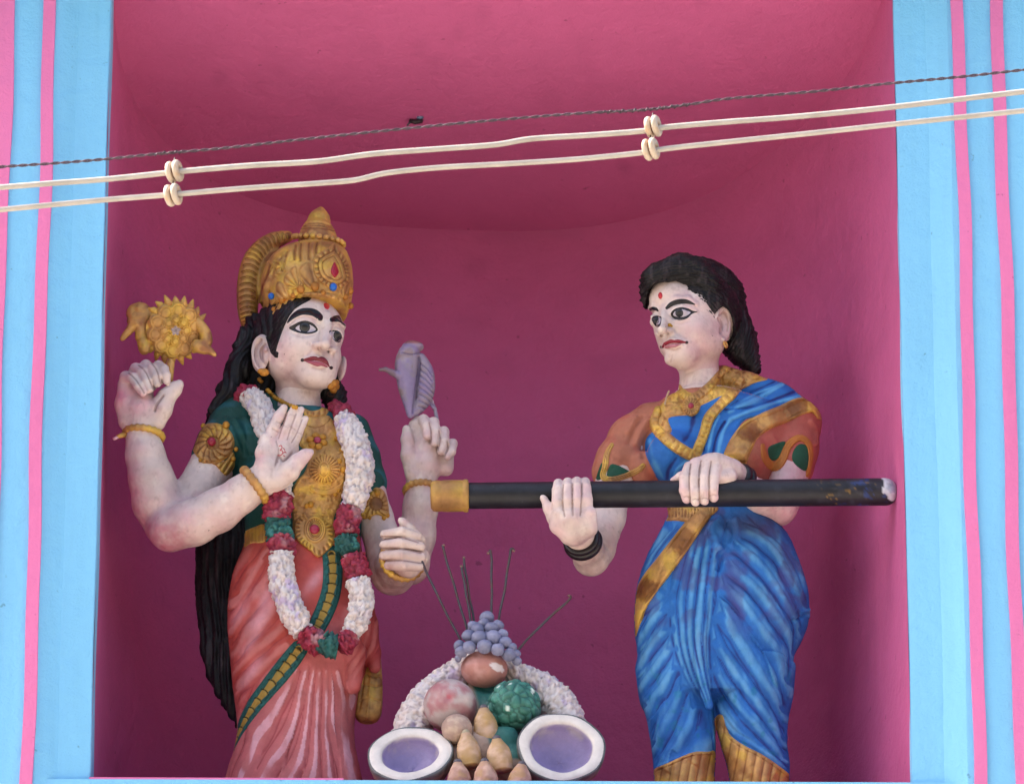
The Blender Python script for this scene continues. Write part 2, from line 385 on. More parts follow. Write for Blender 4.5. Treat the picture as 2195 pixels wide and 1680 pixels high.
# ------------------------------------------------------------------ the setting: street, facade, niche
def wallmat(name, col, dark=None, rough=.6, spots=False, streak=True):
    m, t, p = nodemat(name); N, L = t.nodes, t.links
    tc = N.new('ShaderNodeTexCoord'); mp = N.new('ShaderNodeMapping'); L.new(tc.outputs['Object'], mp.inputs[0]); mp.inputs['Scale'].default_value = (9, 9, .7) if streak else (3, 3, 3)
    n1 = N.new('ShaderNodeTexNoise'); n1.inputs['Scale'].default_value = 2.2; n1.inputs['Detail'].default_value = 7; n1.inputs['Roughness'].default_value = .62; L.new(mp.outputs[0], n1.inputs[0])
    cr = N.new('ShaderNodeValToRGB'); L.new(n1.outputs[0], cr.inputs[0]); c = np.array(col)
    cr.color_ramp.elements[0].position = .3; cr.color_ramp.elements[0].color = (*(c*.93), 1); cr.color_ramp.elements[1].position = .75; cr.color_ramp.elements[1].color = (*np.minimum(c*1.04, .95), 1)
    out = cr.outputs[0]
    n4 = N.new('ShaderNodeTexNoise'); n4.inputs['Scale'].default_value = 45; n4.inputs['Detail'].default_value = 3; L.new(tc.outputs['Object'], n4.inputs[0])
    r4 = N.new('ShaderNodeMapRange'); r4.inputs[1].default_value = .71; r4.inputs[2].default_value = .76; r4.inputs[4].default_value = .55; L.new(n4.outputs[0], r4.inputs[0])
    mg = N.new('ShaderNodeMix'); mg.data_type = 'RGBA'; L.new(r4.outputs[0], mg.inputs['Factor']); L.new(out, mg.inputs[6]); mg.inputs[7].default_value = (*(c*.35), 1); out = mg.outputs[2]
    at = N.new('ShaderNodeAttribute'); at.attribute_name = 'Col'; mm = N.new('ShaderNodeMix'); mm.data_type = 'RGBA'; mm.blend_type = 'MULTIPLY'; mm.inputs['Factor'].default_value = 1
    L.new(out, mm.inputs[6]); L.new(at.outputs['Color'], mm.inputs[7]); L.new(mm.outputs[2], p.inputs['Base Color'])
    n2 = N.new('ShaderNodeTexNoise'); n2.inputs['Scale'].default_value = 22; n2.inputs['Detail'].default_value = 8; n2.inputs['Roughness'].default_value = .6; L.new(tc.outputs['Object'], n2.inputs[0])
    n5 = N.new('ShaderNodeTexNoise'); n5.inputs['Scale'].default_value = 190; n5.inputs['Detail'].default_value = 2; L.new(tc.outputs['Object'], n5.inputs[0])
    ad = N.new('ShaderNodeMath'); ad.operation = 'MULTIPLY_ADD'; L.new(n5.outputs[0], ad.inputs[0]); ad.inputs[1].default_value = .12; L.new(n2.outputs[0], ad.inputs[2])
    bp = N.new('ShaderNodeBump'); bp.inputs['Strength'].default_value = .8; bp.inputs['Distance'].default_value = .008; L.new(ad.outputs[0], bp.inputs['Height']); L.new(bp.outputs[0], p.inputs['Normal'])
    p.inputs['Roughness'].default_value = rough; p.inputs['Specular IOR Level'].default_value = .35
    return m
BLUE = wallmat('blue_wall_paint', (.21, .54, .82)); PINKS = wallmat('pink_stripe_paint', (.74, .18, .40)); NICHE = wallmat('magenta_wall_paint', (.56, .120, .292), streak=False)
GROUND = wallmat('street_concrete', (.34, .31, .26), streak=False)
WHITE3 = (1., 1., 1.)
mesh('ground', *box((-90000, -90000, -8200), (90000, 90000, -8000)), GROUND, col=WHITE3, smooth=False, kind='structure')
mesh('unseen_building', *box((-26000, -30000, -8000), (26000, -19000, -1500)), GROUND, col=(.25,.24,.2), smooth=False, kind='structure')   # unseen houses behind the viewer, added to cut light from the front
# niche: plan is a rounded U; the mouth is at Y=0, half width 880
def half(z): return 859.0
def plan(t, z):
    """t in 0..pi from the left jamb round to the right jamb"""
    c, s = math.cos(t), math.sin(t); n = 2/(2.5+.4*c)
    x = -math.copysign(abs(c)**n, c)*half(z); y = (abs(s)**n)*1050.0
    return x-30*(y/1010.), y
def zc(y): return 1990-(y/1050.)**1.15*130+5*math.sin(y/90)            # the soffit climbs toward the mouth
NT, NZ = 200, 100
V = []
for i in range(NT+1):
    t = math.pi*i/NT
    for j in range(NZ+1):
        x, y = plan(t, 0); z = -30+(zc(y)+70)*j/NZ
        w = 3*math.sin(z/330+x/250)+2*math.sin(z/140+1.3*x/100); k = min(1, y/150)
        V.append((x+w*k*.4, y+w*k, z))
F = [(i*(NZ+1)+j, i*(NZ+1)+j+1, (i+1)*(NZ+1)+j+1, (i+1)*(NZ+1)+j) for i in range(NT) for j in range(NZ)]
V = np.array(V); cu, cv = uvof(V); cc = np.ones((len(V), 3))
for (x, y, r, a) in ((1022, 572, 22, .14), (1210, 640, 30, .06), (860, 640, 34, .05), (1340, 1300, 40, .05)): cc *= (1-a*np.exp(-(((cu-x)**2+(cv-y)**2)/r**2)**1.5))[:, None]
n = fbm(V/np.array([420, 420, 120.]), 4, 5); cc = cc*(1+.05*n)[:, None]; cc = cc*(1-.05*sst(fbm(V/np.array([150, 150, 60.]), 3, 15), .15, .5))[:, None]
mesh('niche_wall', V, F, NICHE, col=cc, kind='structure')
# ceiling
V = []; NR = 50
for i in range(NT+1):
    for j in range(NR+1):
        r = j/NR*1.03; x, y = plan(math.pi*i/NT, 0); x = x*r; y = y*r
        V.append((x, y, zc(y)+4*math.sin(x/210)*min(1, (1-r)*4)))
V = np.array(V)
F = [(i*(NR+1)+j, (i+1)*(NR+1)+j, (i+1)*(NR+1)+j+1, i*(NR+1)+j+1) for i in range(NT) for j in range(NR)]
cu, cv = uvof(V); cc = np.ones((len(V), 3))
for (x, y, r, a) in ((472, 168, 17, .13), (897, 100, 16, .1), (983, 72, 15, .08), (930, 138, 17, .06), (795, 95, 20, .05), (1035, 28, 18, .07), (1253, 90, 22, .05), (1340, 360, 15, .16), (1505, 5, 20, .06), (1180, 215, 25, .04), (700, 215, 30, .03)):
    cc *= (1-a*np.exp(-(((cu-x)**2+(cv-y)**2)/r**2)**1.5))[:, None]
mesh('niche_ceiling', V, F, NICHE, col=cc, kind='structure')
mesh('niche_floor', *box((-900, 0, -60), (900, 1040, 22)), NICHE, col=WHITE3, smooth=False, kind='structure')
# ledge nosing: thin pink lip then the blue band of the slab under it
mesh('ledge_lip', *box((-862, -12, 15), (-330, 0, 25)), PINKS, col=WHITE3, smooth=False, kind='structure')
mesh('ledge', *box((-1700, -14, -500), (1700, -1, 20)), BLUE, col=WHITE3, smooth=False, kind='structure')
# facade body behind the pilasters and above
def strip(name, prof, z0, z1, mat, parent=None, nz=60, wob=1.5, shift=None, **kw):
    """vertical strip of plan profile prof [(x,y)...], slightly uneven like hand-laid plaster"""
    V = []; n = len(prof); ph = prof[0][0]*.013
    for j in range(nz+1):
        z = z0+(z1-z0)*j/nz
        for (x, y) in prof: V.append((x+wob*(math.sin(z/170+ph)+.6*math.sin(z/67+2*ph)), y, z))
    F = [(j*n+i, j*n+i+1, (j+1)*n+i+1, (j+1)*n+i) for j in range(nz) for i in range(n-1)]
    return mesh(name, np.array(V), F, mat, parent, WHITE3, smooth=False, **kw)
ZT = 1998
for sgn, nm, lab in ((-1, 'pilaster', 'sky blue pilaster with two thin pink stripes left of the niche'), (1, 'pilaster', 'sky blue pilaster with two thin pink stripes right of the niche beside the pole tip')):
    e = empty(nm, (sgn*1100, -20, 0), lab, 'pilaster', 'blue pilasters framing the niche')
    pr = [(859, 120), (859, 2), (862, 0), (929, -4), (976, -26), (1700, -30)]
    pr = [(sgn*x, y) for x, y in pr]
    if sgn > 0: pr = [(x, y) for x, y in pr]
    else: pr = pr[::-1]
    strip('face', pr, -5, ZT, BLUE, e, wob=1.0)
    for (a, b) in ((986, 1014), (1072, 1101)) if sgn > 0 else ((977, 1005), (1067, 1103)):
        q = [(sgn*a, -24), (sgn*(a+1), -33), (sgn*(b-1), -33), (sgn*b, -24)]
        if sgn < 0: q = q[::-1]
        strip('stripe', q, -5, ZT-2, PINKS, e, wob=2.2)
lt = mesh('lintel', *box((-1720, -28, ZT), (1720, 300, ZT+900)), BLUE, col=WHITE3, smooth=False, label='blue wall band over the niche mouth', cat='wall')
mesh('cornice', *box((-1740, -260, ZT+6), (1740, -30, ZT+90)), BLUE, col=WHITE3, smooth=False, label='projecting blue cornice just above the niche, out of frame', cat='cornice')
# ------------------------------------------------------------------ sculpting helpers
def strokes(V, F, ST, sides=True):
    """press ridges (+) and grooves (-) along traced lines into a surface; returns per-vertex ridge sums"""
    N = vnorm(V, F); u, v = uvof(V); D = np.zeros(len(V)); face = sst(-(N@FW), .0, .35)
    for st in ST:
        pts, w, a = st[0], st[1], st[2]
        P = spline([p[:2] for p in pts], 5); m = 3*w
        q = np.nonzero((u > P[:, 0].min()-m) & (u < P[:, 0].max()+m) & (v > P[:, 1].min()-m) & (v < P[:, 1].max()+m))[0]
        if not len(q): continue
        d, t, _ = polydist(u[q], v[q], P); tt = t/(len(P)-1); end = sst(tt, 0, .12)*sst(1-tt, 0, .12) if len(st) < 4 or not st[3] else 1
        D[q] += a*np.exp(-(d/w)**2)*end
    return V+N*(D*face)[:, None], D
def pleats(V, F, fams, seed=3, amp=.17, amax=8., sub=.28):
    """continuous folds between traced guide lines; returns vertices, crest (0..1), family index, strength"""
    N = vnorm(V, F); u, v = uvof(V); n = len(V); best = np.full(n, 1e9); sec = np.full(n, 1e9); S = np.zeros(n); SP = np.ones(n); fam = np.zeros(n, int); EN = np.ones(n); TT = np.zeros(n)
    wob = fbm(V/np.array([70, 70, 110.]), 2, seed)
    for fi, G in enumerate(fams):
        D = []; T = []; SG = []
        for P in G: d, t, s = polydist(u, v, spline(P, 4)); D.append(d); T.append(t/(4*(len(P)-1))); SG.append(s)
        D = np.array(D); T = np.array(T); i = D.argmin(0); r = np.arange(n); d0 = D[i, r]
        dl = np.where(i > 0, D[np.maximum(i-1, 0), r], 1e9); dr = np.where(i < len(G)-1, D[np.minimum(i+1, len(G)-1), r], 1e9); up = dr < dl; d1 = np.minimum(dl, dr)
        fr = d0/(d0+d1+1e-6); s = np.where(up, i+fr, i-fr); t = T[i, r]; end = sst(t, .0, .10)*sst(1-t, -.02, .05)
        m = d0 < best; sec = np.where(m, best, np.minimum(sec, d0)); best = np.where(m, d0, best); S = np.where(m, s, S); SP = np.where(m, d0+d1, SP); fam = np.where(m, fi, fam); EN = np.where(m, end, EN); TT = np.where(m, t, TT)
    w = sst(sec-best, 0, 7)*EN*sst(60-best, 0, 25)*sst(-(N@FW), .05, .4)
    x = S+.38*wob; f = np.abs(np.sin(math.pi*x)); A = np.minimum(amp*np.minimum(SP, 60), amax)*(.75+.5*fbm(V/50., 2, seed+4))
    h = (f**.65-.55)*A; x2 = S*2+.5*wob+.3; h = h+sub*A*(np.abs(np.sin(math.pi*x2))**.8-.6)*sst(SP, 16, 34)
    return V+N*(h*w)[:, None], h*w/np.maximum(A, .5), fam, w
def axes(yaw, roll=0., pitch=0.):
    y, r, p = rad(yaw), rad(roll), rad(pitch)
    x = np.array([math.cos(y), math.sin(y), 0]); b = np.array([-math.sin(y), math.cos(y), 0]); z = np.array([0, 0, 1.])
    b, z = b*math.cos(p)+z*math.sin(p), z*math.cos(p)-b*math.sin(p)
    R = lambda v: np.array([v[0]*math.cos(r)+v[2]*math.sin(r), v[1], v[2]*math.cos(r)-v[0]*math.sin(r)])
    return np.array([R(x), R(b), R(z)])
def head(F, c, A, k=1.0, far=1.0):
    L = lambda *p: c+(np.array(p)*k)@A
    F.ell(L(0, 16, 38), np.array((84, 98, 90))*k, A, 0)
    F.ell(L(0, -16, -24), np.array((78, 78, 86))*k, A, 22)
    F.ell(L(0, -34, 34), np.array((77, 56, 56))*k, A, 22)
    for s in (-1, 1):
        F.ell(L(s*37, -44, -38), np.array((34, 36, 36))*k, A, 18)
        F.ell(L(s*46, -4, -62), np.array((24, 34, 28))*k, A, 20)
    F.ell(L(0, -60, -96), np.array((27, 24, 26))*k, A, 26)
def colmix(C, col, w): return C*(1-w[:, None])+np.asarray(col)*w[:, None]
SKIN = hexc('dec8c2')*.92; BLUSH = hexc('d07f92')
def rough(V, F, a=.6, s=7.): return V+vnorm(V, F)*(a*fbm(V/s, 3, 31)+a*1.2*fbm(V/30., 2, 32))[:, None]
def skincol(V, N, seed=0, pinks=()):
    u, v = uvof(V); C = np.tile(SKIN, (len(V), 1)); n = fbm(V/60., 3, seed)
    C = colmix(C, hexc('cfa3ac'), sst(n, .0, .5)*.5)
    n2 = fbm(V/np.array([22, 22, 40.]), 3, seed+5); C = colmix(C, hexc('ecdfd4'), sst(n2, .1, .5)*.45)
    for (x, y, r, a, col) in pinks: C = colmix(C, hexc(col), a*np.exp(-((u-x)**2+(v-y)**2)/r**2)*(.65+.5*fbm(V/14., 3, seed+9)))
    n4 = fbm(V/np.array([9, 9, 14.]), 3, seed+15); C = colmix(C, hexc('a98c88'), sst(n4, .22, .55)*.35)
    # brushed-on pits and specks of dirt
    f1, _, h = voro(V/26., seed+3); C = colmix(C, hexc('4a3a3a'), sst(.075-f1, 0, .03)*(h > .80)*.8)
    return np.clip(C, .02, .9)
GOLD = hexc('ca9a58'); GOLDY = hexc('dcb24c'); BROWN = hexc('946040')
def goldcol(V, seed=1, brown=.5):
    n = fbm(V/30., 3, seed); C = np.tile(GOLD, (len(V), 1)); C = colmix(C, GOLDY, sst(n, 0, .35)*.75); return colmix(C, BROWN, sst(-n, .05, .45)*brown)
def goldpatch(U, V_, s, C, *a): return goldcol(np.stack([U, V_, U*0], 1), 4)
def add(name, F, mat, parent, col, relaxit=1, noise_amp=0., noise_s=9., ST=(), fams=None, famkw={}, **kw):
    V, Q = F.mesh(); V = relax(V, Q, relaxit, .5)
    D = np.zeros(len(V)); DF = None
    if fams: V, cr_, fam_, w_ = pleats(V, Q, fams, **famkw); DF = (cr_, fam_, w_)
    if ST: V, D = strokes(V, Q, ST)
    if DF is not None: D = (D, *DF)
    if noise_amp: V = V+vnorm(V, Q)*(noise_amp*fbm(V/noise_s, 3, 11))[:, None]
    N = vnorm(V, Q); C = col(V, N, D) if callable(col) else col
    o = mesh(name, V, Q, mat, parent, C, **kw); return o, V, Q, bvh(V, Q)
def Pz(pts, z=0): return pts

def ring(name, px, py, Y, R, r, ax, parent, mat='gold', col=None, bumps=18, amp=.22, squash=1.0, **kw):
    """a bangle: torus about axis ax with a beaded profile"""
    ax = np.asarray(ax, float); ax /= np.linalg.norm(ax); a = np.array([0, 1., 0]) if abs(ax[1]) < .9 else np.array([1., 0, 0])
    u = np.cross(ax, a); u /= np.linalg.norm(u); v = np.cross(ax, u); c = W(px, py, Y); V = []; n, m = 72, 12
    for i in range(n):
        q = 2*math.pi*i/n; d = math.cos(q)*u+math.sin(q)*v*squash; rr = r*(1+amp*math.cos(q*bumps)); 
        for j in range(m):
            w = 2*math.pi*j/m; V.append(c+d*(R+rr*math.cos(w))+ax*(rr*1.15*math.sin(w)))
    F = np.array([(i*m+j, ((i+1) % n)*m+j, ((i+1) % n)*m+(j+1) % m, i*m+(j+1) % m) for i in range(n) for j in range(m)])
    V = np.array(V); return mesh(name, V, F, mat, parent, goldcol(V, 3) if col is None else col, **kw)

# ------------------------------------------------------------------ left statue
gs = empty('crowned_statue', W(640, 1700, 330), 'painted statue of a four-armed crowned woman in a red sari and green blouse', 'statue')
LA = axes(30, 5, 0); LC = W(646, 741, 300)
Hd = Field(W(505, 880, 120)+[0, 0, -10], W(780, 600, 470)+[0, 90, 110], 1.7)
head(Hd, LC, LA)
base = lambda x, y, l=0.: Hd.hit(x, y, l)
# sockets, eyeballs, lids, brow ridges
EYR = C7([(522, 545), (600, 490), (680, 453), (760, 446), (852, 482), (912, 560), (885, 600), (800, 624), (720, 622), (620, 598)])
EYL = C7([(1062, 590), (1110, 572), (1180, 580), (1225, 620), (1232, 690), (1205, 735), (1150, 728), (1100, 670)])
e1, e2 = base(652, 702), base(718, 718)
Hd.ell(base(653, 699, 12), (27, 15, 17), LA, 10, 'sub'); Hd.ell(base(716, 713, 12), (22, 14, 16), LA, 10, 'sub')
Hd.ell(e1+FW*15, (24, 16, 15), LA, 5); Hd.ell(e2+FW*14, (18, 15, 14), LA, 5)
for pts, r in ((C7([(560, 470), (660, 400), (780, 385), (900, 430)]), 7.), (C7([(1075, 470), (1160, 460), (1250, 520)]), 6.)):
    Hd.chain([(*base(x, y, -2), r) for x, y in pts], 9)
for pts, r in ((C7([(545, 535), (620, 480), (720, 445), (820, 465), (895, 540)]), 3.6), (C7([(1070, 580), (1130, 560), (1200, 585), (1238, 650)]), 3.2), (C7([(620, 600), (740, 625), (860, 600)]), 2.6), (C7([(1100, 690), (1160, 745), (1215, 740)]), 2.4)):
    Hd.chain([(*base(x, y, 0.5), r) for x, y in pts], 4)
# nose
nb, n1, n2, n3 = base(704, 676, -2), base(703, 700, 6), base(701, 721, 19), base(697, 738, 26)
Hd.chain([(*nb, 8), (*n1, 9), (*n2, 10), (*n3, 12)], 8)
Hd.ell(base(679, 742, 6), (11, 15, 9), LA, 5); Hd.ell(base(712, 752, 4), (9, 13, 8.5), LA, 5)
for x, y, r in ((684, 747.5, 4.6), (703, 754.5, 4.0)): Hd.cone(Hd.hit(x, y, 3), Hd.hit(x, y, -9), r, r*.7, 2, 'sub')
# mouth: muzzle swell, lips
Hd.ell(base(682, 776, -12), (30, 18, 22), LA, 14)
Hd.chain([(*Hd.hit(x, y, .5), r) for x, y, r in C7([(720, 965, 2.2), (800, 945, 4.2), (880, 940, 4.8), (930, 960, 4.6), (1000, 985, 4.6), (1060, 1050, 2.4)])], 4)
Hd.chain([(*Hd.hit(x, y, .5), r) for x, y, r in C7([(780, 1000, 2.8), (860, 1015, 5.2), (940, 1040, 5.6), (1010, 1062, 3.2)])], 4)
Hd.chain([(*Hd.hit(x, y, .3), 1.8) for x, y in C7([(715, 975), (800, 972), (900, 978), (980, 1005), (1070, 1065)])], 2, 0, 'sub')
Hd.ell(Hd.hit(688, 812, -14), (28, 18, 18), LA, 14); Hd.ell(W(684, 796, 264), (38, 36, 32), LA, 20)
# ears
def ear(Fd, px, py, Y, nrm, w, hgt, pts):
    n = np.asarray(nrm, float); n /= np.linalg.norm(n); t = np.cross([0, 0, 1.], n); t /= np.linalg.norm(t); A = np.array([n, t, np.cross(n, t)])
    c = W(px, py, Y); Fd.ell(c, (9, w, hgt), A, 5)
    Fd.ell(c+n*9+[0, 0, 3], (7, w*.55, hgt*.6), A, 4, 'sub')
    Fd.chain([(*Fd.hit(x, y, .5), r) for x, y, r in pts], 2.5, 4)
ear(Hd, 559, 757, 268, (-.62, -.78, 0), 25, 46, C7([(190, 690, 3.5), (130, 670, 4), (70, 740, 4.2), (45, 860, 4.2), (60, 980, 4), (110, 1080, 4.5), (190, 1130, 6)]))
Hd.chain([(*Hd.hit(x, y, 1), 3.4) for x, y in C7([(170, 780), (130, 860), (140, 960), (190, 1010)])], 3, 3)
Hd.ell(W(*C7([(205, 830)])[0], 250), (6, 6, 7), None, 3)
Hd.ell(W(731, 790, 345), (8, 20, 30), LA, 4)
Hd.cone(W(640, 790, 312), W(636, 885, 335), 47, 50, 16)
# body
Bd = Field([-880, 120, 350], W(1000, 780, 460)+[0, 0, 60], 2.2)
Bd.cone(W(640, 850, 322), W(636, 930, 335), 48, 60, 10)
Bd.loft([(900, 540, 735, 335, 60), (960, 510, 780, 335, 75), (1040, 530, 770, 330, 78), (1120, 540, 760, 330, 75), (1250, 520, 770, 330, 85), (1400, 530, 760, 330, 70), (1800, 540, 740, 330, 60)], 12)
# upper arms, elbow, both left-hand arms
Bd.chain([(*W(500, 905, 335), 50), (*W(465, 980, 310), 50), (*W(420, 1060, 285), 47), (*W(372, 1128, 268), 50)], 14)
Bd.chain([(*W(362, 1122, 278), 54), (*W(337, 1075, 262), 52), (*W(324, 1025, 248), 47), (*W(311, 975, 240), 41), (*W(306, 940, 236), 35)], 16)
Bd.chain([(*W(365, 1136, 245), 47), (*W(415, 1120, 225), 48), (*W(470, 1092, 210), 45), (*W(520, 1058, 196), 38), (*W(556, 1032, 188), 34)], 16)
def hand(F, parts, k=4.):
    for pts, kk in parts: F.chain([(*W(x, y, Y), r) for x, y, Y, r in pts], kk)
# hand that holds the discus
hand(Bd, [(C8p, kk) for C8p, kk in [
    (crop(241.2, .2074, 616.3)([(300, 1560, 236, 34), (300, 1420, 232, 36), (290, 1300, 230, 38), (270, 1150, 234, 34)]), 10),
    (crop(241.2, .2074, 616.3)([(150, 1380, 226, 20), (125, 1200, 222, 20), (130, 1000, 222, 17)]), 12),
    (crop(241.2, .2074, 616.3)([(450, 1380, 222, 22), (500, 1250, 214, 24), (560, 1130, 208, 19), (640, 1050, 205, 15), (690, 1000, 205, 10)]), 10),
    (crop(241.2, .2074, 616.3)([(240, 1120, 240, 24), (330, 1000, 244, 22), (450, 930, 244, 20)]), 12),
    (crop(241.2, .2074, 616.3)([(118, 1010, 222, 13), (135, 925, 208, 13), (210, 935, 192, 12), (272, 1020, 184, 11), (318, 1088, 184, 9)]), 3),
    (crop(241.2, .2074, 616.3)([(195, 930, 226, 13), (240, 840, 208, 13), (308, 875, 190, 12), (352, 970, 183, 11), (383, 1050, 183, 9)]), 3),
    (crop(241.2, .2074, 616.3)([(300, 900, 228, 13), (345, 808, 208, 13), (408, 840, 190, 12), (448, 925, 183, 11), (463, 990, 184, 9)]), 3),
    (crop(241.2, .2074, 616.3)([(420, 880, 230, 12), (475, 812, 208, 12.5), (528, 845, 192, 11.5), (550, 910, 186, 10.5), (560, 965, 188, 8.5)]), 3)]])
# open palm
hand(Bd, [
    (C3([(225, 830, 190, 33), (290, 790, 184, 33), (330, 720, 182, 30)]), 10),
    (C3([(330, 800, 172, 20), (290, 690, 168, 17), (285, 580, 168, 16), (310, 480, 170, 15)]), 10),
    (C3([(380, 700, 186, 24), (420, 590, 186, 22), (470, 510, 184, 19)]), 12), (C3([(460, 640, 190, 22), (490, 560, 190, 18)]), 12), (C3([(330, 640, 184, 22), (350, 540, 182, 20)]), 12),
    (C3([(400, 790, 172, 22), (480, 720, 164, 21), (550, 640, 160, 16), (600, 595, 158, 12), (640, 575, 158, 7.5)]), 9),
    (C3([(320, 500, 172, 13), (360, 400, 170, 12.5), (400, 310, 168, 11.5), (440, 245, 168, 8.5)]), 4),
    (C3([(415, 480, 176, 11), (455, 400, 172, 10.5), (490, 310, 170, 10), (517, 245, 170, 8)]), 3),
    (C3([(465, 490, 178, 11), (505, 400, 174, 10.5), (540, 320, 172, 9.5), (568, 258, 172, 7.5)]), 3),
    (C3([(510, 530, 180, 10), (545, 440, 176, 9.5), (575, 370, 174, 8.5), (602, 325, 174, 7)]), 3)])
# arms on the far side
Bd.chain([(*W(762, 965, 345), 36), (*W(785, 1030, 345), 38), (*W(803, 1110, 340), 38), (*W(832, 1190, 320), 44), (*W(842, 1228, 300), 47)], 14)
Bd.chain([(*W(842, 1226, 298), 45), (*W(850, 1212, 255), 42), (*W(858, 1196, 220), 38)], 12)
Bd.chain([(*W(785, 1020, 385), 30), (*W(808, 1120, 392), 32), (*W(838, 1195, 400), 36), (*W(880, 1212, 400), 39), (*W(893, 1150, 385), 40), (*W(902, 1085, 368), 37), (*W(903, 1035, 355), 32)], 12)
hand(Bd, [
    (C5([(400, 870, 355, 31), (420, 790, 350, 36), (440, 700, 350, 36), (420, 610, 350, 26)]), 8),
    (C5([(350, 830, 338, 17), (325, 730, 328, 16), (320, 640, 324, 13), (317, 585, 322, 10)]), 8),
    (C5([(350, 640, 346, 16), (365, 560, 340, 13), (380, 530, 340, 10)]), 6),
    (C5([(535, 800, 350, 18), (545, 730, 350, 15)]), 10),
    (C5([(400, 570, 344, 11), (412, 530, 326, 12), (428, 565, 306, 11), (432, 622, 302, 9)]), 3),
    (C5([(455, 600, 344, 11), (468, 545, 326, 12), (482, 600, 306, 11), (472, 660, 302, 9)]), 3),
    (C5([(510, 640, 344, 11), (525, 598, 326, 12), (528, 655, 306, 11), (510, 705, 303, 9)]), 3),
    (C5([(560, 700, 344, 11), (574, 664, 328, 11), (568, 710, 310, 10), (545, 736, 308, 8.5)]), 3)])
hand(Bd, [
    (C5([(300, 1290, 200, 34), (320, 1230, 196, 33)]), 10), (C5([(330, 1350, 205, 26), (390, 1300, 200, 22)]), 12),
    (C5([(395, 1200, 185, 11), (340, 1140, 180, 10), (300, 1105, 178, 9), (285, 1092, 178, 7)]), 5),
    (C5([(380, 1185, 176, 11), (290, 1158, 164, 12), (195, 1172, 168, 10.5)]), 2.5),
    (C5([(395, 1240, 174, 11), (290, 1222, 160, 12.5), (190, 1232, 166, 10.5)]), 2.5),
    (C5([(400, 1300, 174, 11), (290, 1285, 160, 12.5), (188, 1290, 166, 10.5)]), 2.5),
    (C5([(390, 1350, 178, 11), (300, 1345, 164, 12.5), (215, 1345, 170, 10)]), 2.5)])
vb, fb = Bd.mesh(); vb = relax(vb, fb, 1); vh, fh = Hd.mesh(); vh = relax(vh, fh, 1)
vh, Dh = strokes(vh, fh, [(C7(p), w, a, 1) for p, w, a in (([(560, 470), (640, 410), (770, 390), (890, 440)], 2.6, -1.6), ([(1080, 490), (1170, 480), (1260, 560)], 2.2, -1.4), ([(560, 610), (700, 665), (860, 640)], 3, -1.0), ([(935, 900), (950, 930)], 3, -1.5), ([(810, 760), (830, 830), (770, 900)], 4, -1.3), ([(1120, 880), (1130, 930)], 4, -1.2), ([(840, 1075), (930, 1100), (1010, 1090)], 4, -1.6), ([(150, 700), (90, 800), (75, 950), (120, 1060)], 2.6, -3.0), ([(200, 760), (150, 850), (160, 960), (215, 1020)], 3.5, -4.0), ([(930, 340), (1000, 430), (1010, 560)], 5, .8))])
vb, Db = strokes(vb, fb, [(crop(241.2, .2074, 616.3)(p), 2.2, -2.4, 1) for p in ([(165, 880), (240, 950), (330, 1090)], [(270, 800), (345, 870), (420, 1040)], [(400, 770), (460, 850), (500, 990)])]+[(C5(p), 2.0, -2.2, 1) for p in ([(170, 1185), (290, 1190), (385, 1215)], [(168, 1252), (290, 1252), (398, 1272)], [(180, 1318), (290, 1316), (400, 1330)], [(445, 545), (455, 600), (450, 660)], [(500, 590), (505, 640), (490, 700)], [(545, 650), (548, 690), (528, 735)])]+[(C3(p), 1.8, -2.2, 1) for p in ([(470, 260), (430, 370), (400, 470)], [(530, 290), (490, 400), (465, 480)], [(575, 330), (540, 420), (500, 500)])]+[(C3([(355, 400), (400, 425)]), 1.6, -1.8, 1), (C3([(385, 345), (430, 365)]), 1.6, -1.6, 1), (C3([(440, 375), (470, 390)]), 1.4, -1.5, 1), (C3([(480, 290), (515, 300)]), 1.4, -1.5, 1), (C3([(490, 385), (530, 410)]), 1.4, -1.5, 1),
    (C3([(545, 430), (580, 445)]), 1.4, -1.4, 1), (C3([(375, 690), (400, 600), (440, 640), (520, 560)]), 3, -2.2), (C3([(380, 480), (400, 560), (395, 660)]), 2.2, -1.8), (C8_ := crop(241.2, .2074, 616.3)([(430, 1290), (460, 1200), (540, 1100)]), 3, -3)])
PK = [(300, 870, 26, .7, 'd98798'), (262, 1030, 24, .95, 'c8587c'), (285, 1060, 16, .7, 'cf6c88'), (290, 1100, 45, .75, 'cc7388'), (335, 1150, 50, .85, 'c4647c'), (370, 1170, 40, .75, 'b85f72'), (262, 850, 22, .8, 'dd7f95'), (560, 980, 20, .6, 'd88a9c'), (480, 1110, 45, .3, 'cf8ea0'), (300, 960, 20, .4, 'dca0ac'), (400, 1110, 30, .4, 'd08a98'),
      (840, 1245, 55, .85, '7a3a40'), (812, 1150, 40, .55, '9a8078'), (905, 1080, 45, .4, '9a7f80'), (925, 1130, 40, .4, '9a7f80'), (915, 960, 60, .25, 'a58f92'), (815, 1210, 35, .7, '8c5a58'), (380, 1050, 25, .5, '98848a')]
Cb = colmix(skincol(vb, None, 0, PK), hexc('8a6a64'), sst(-Db, .5, 2.2)*.75)
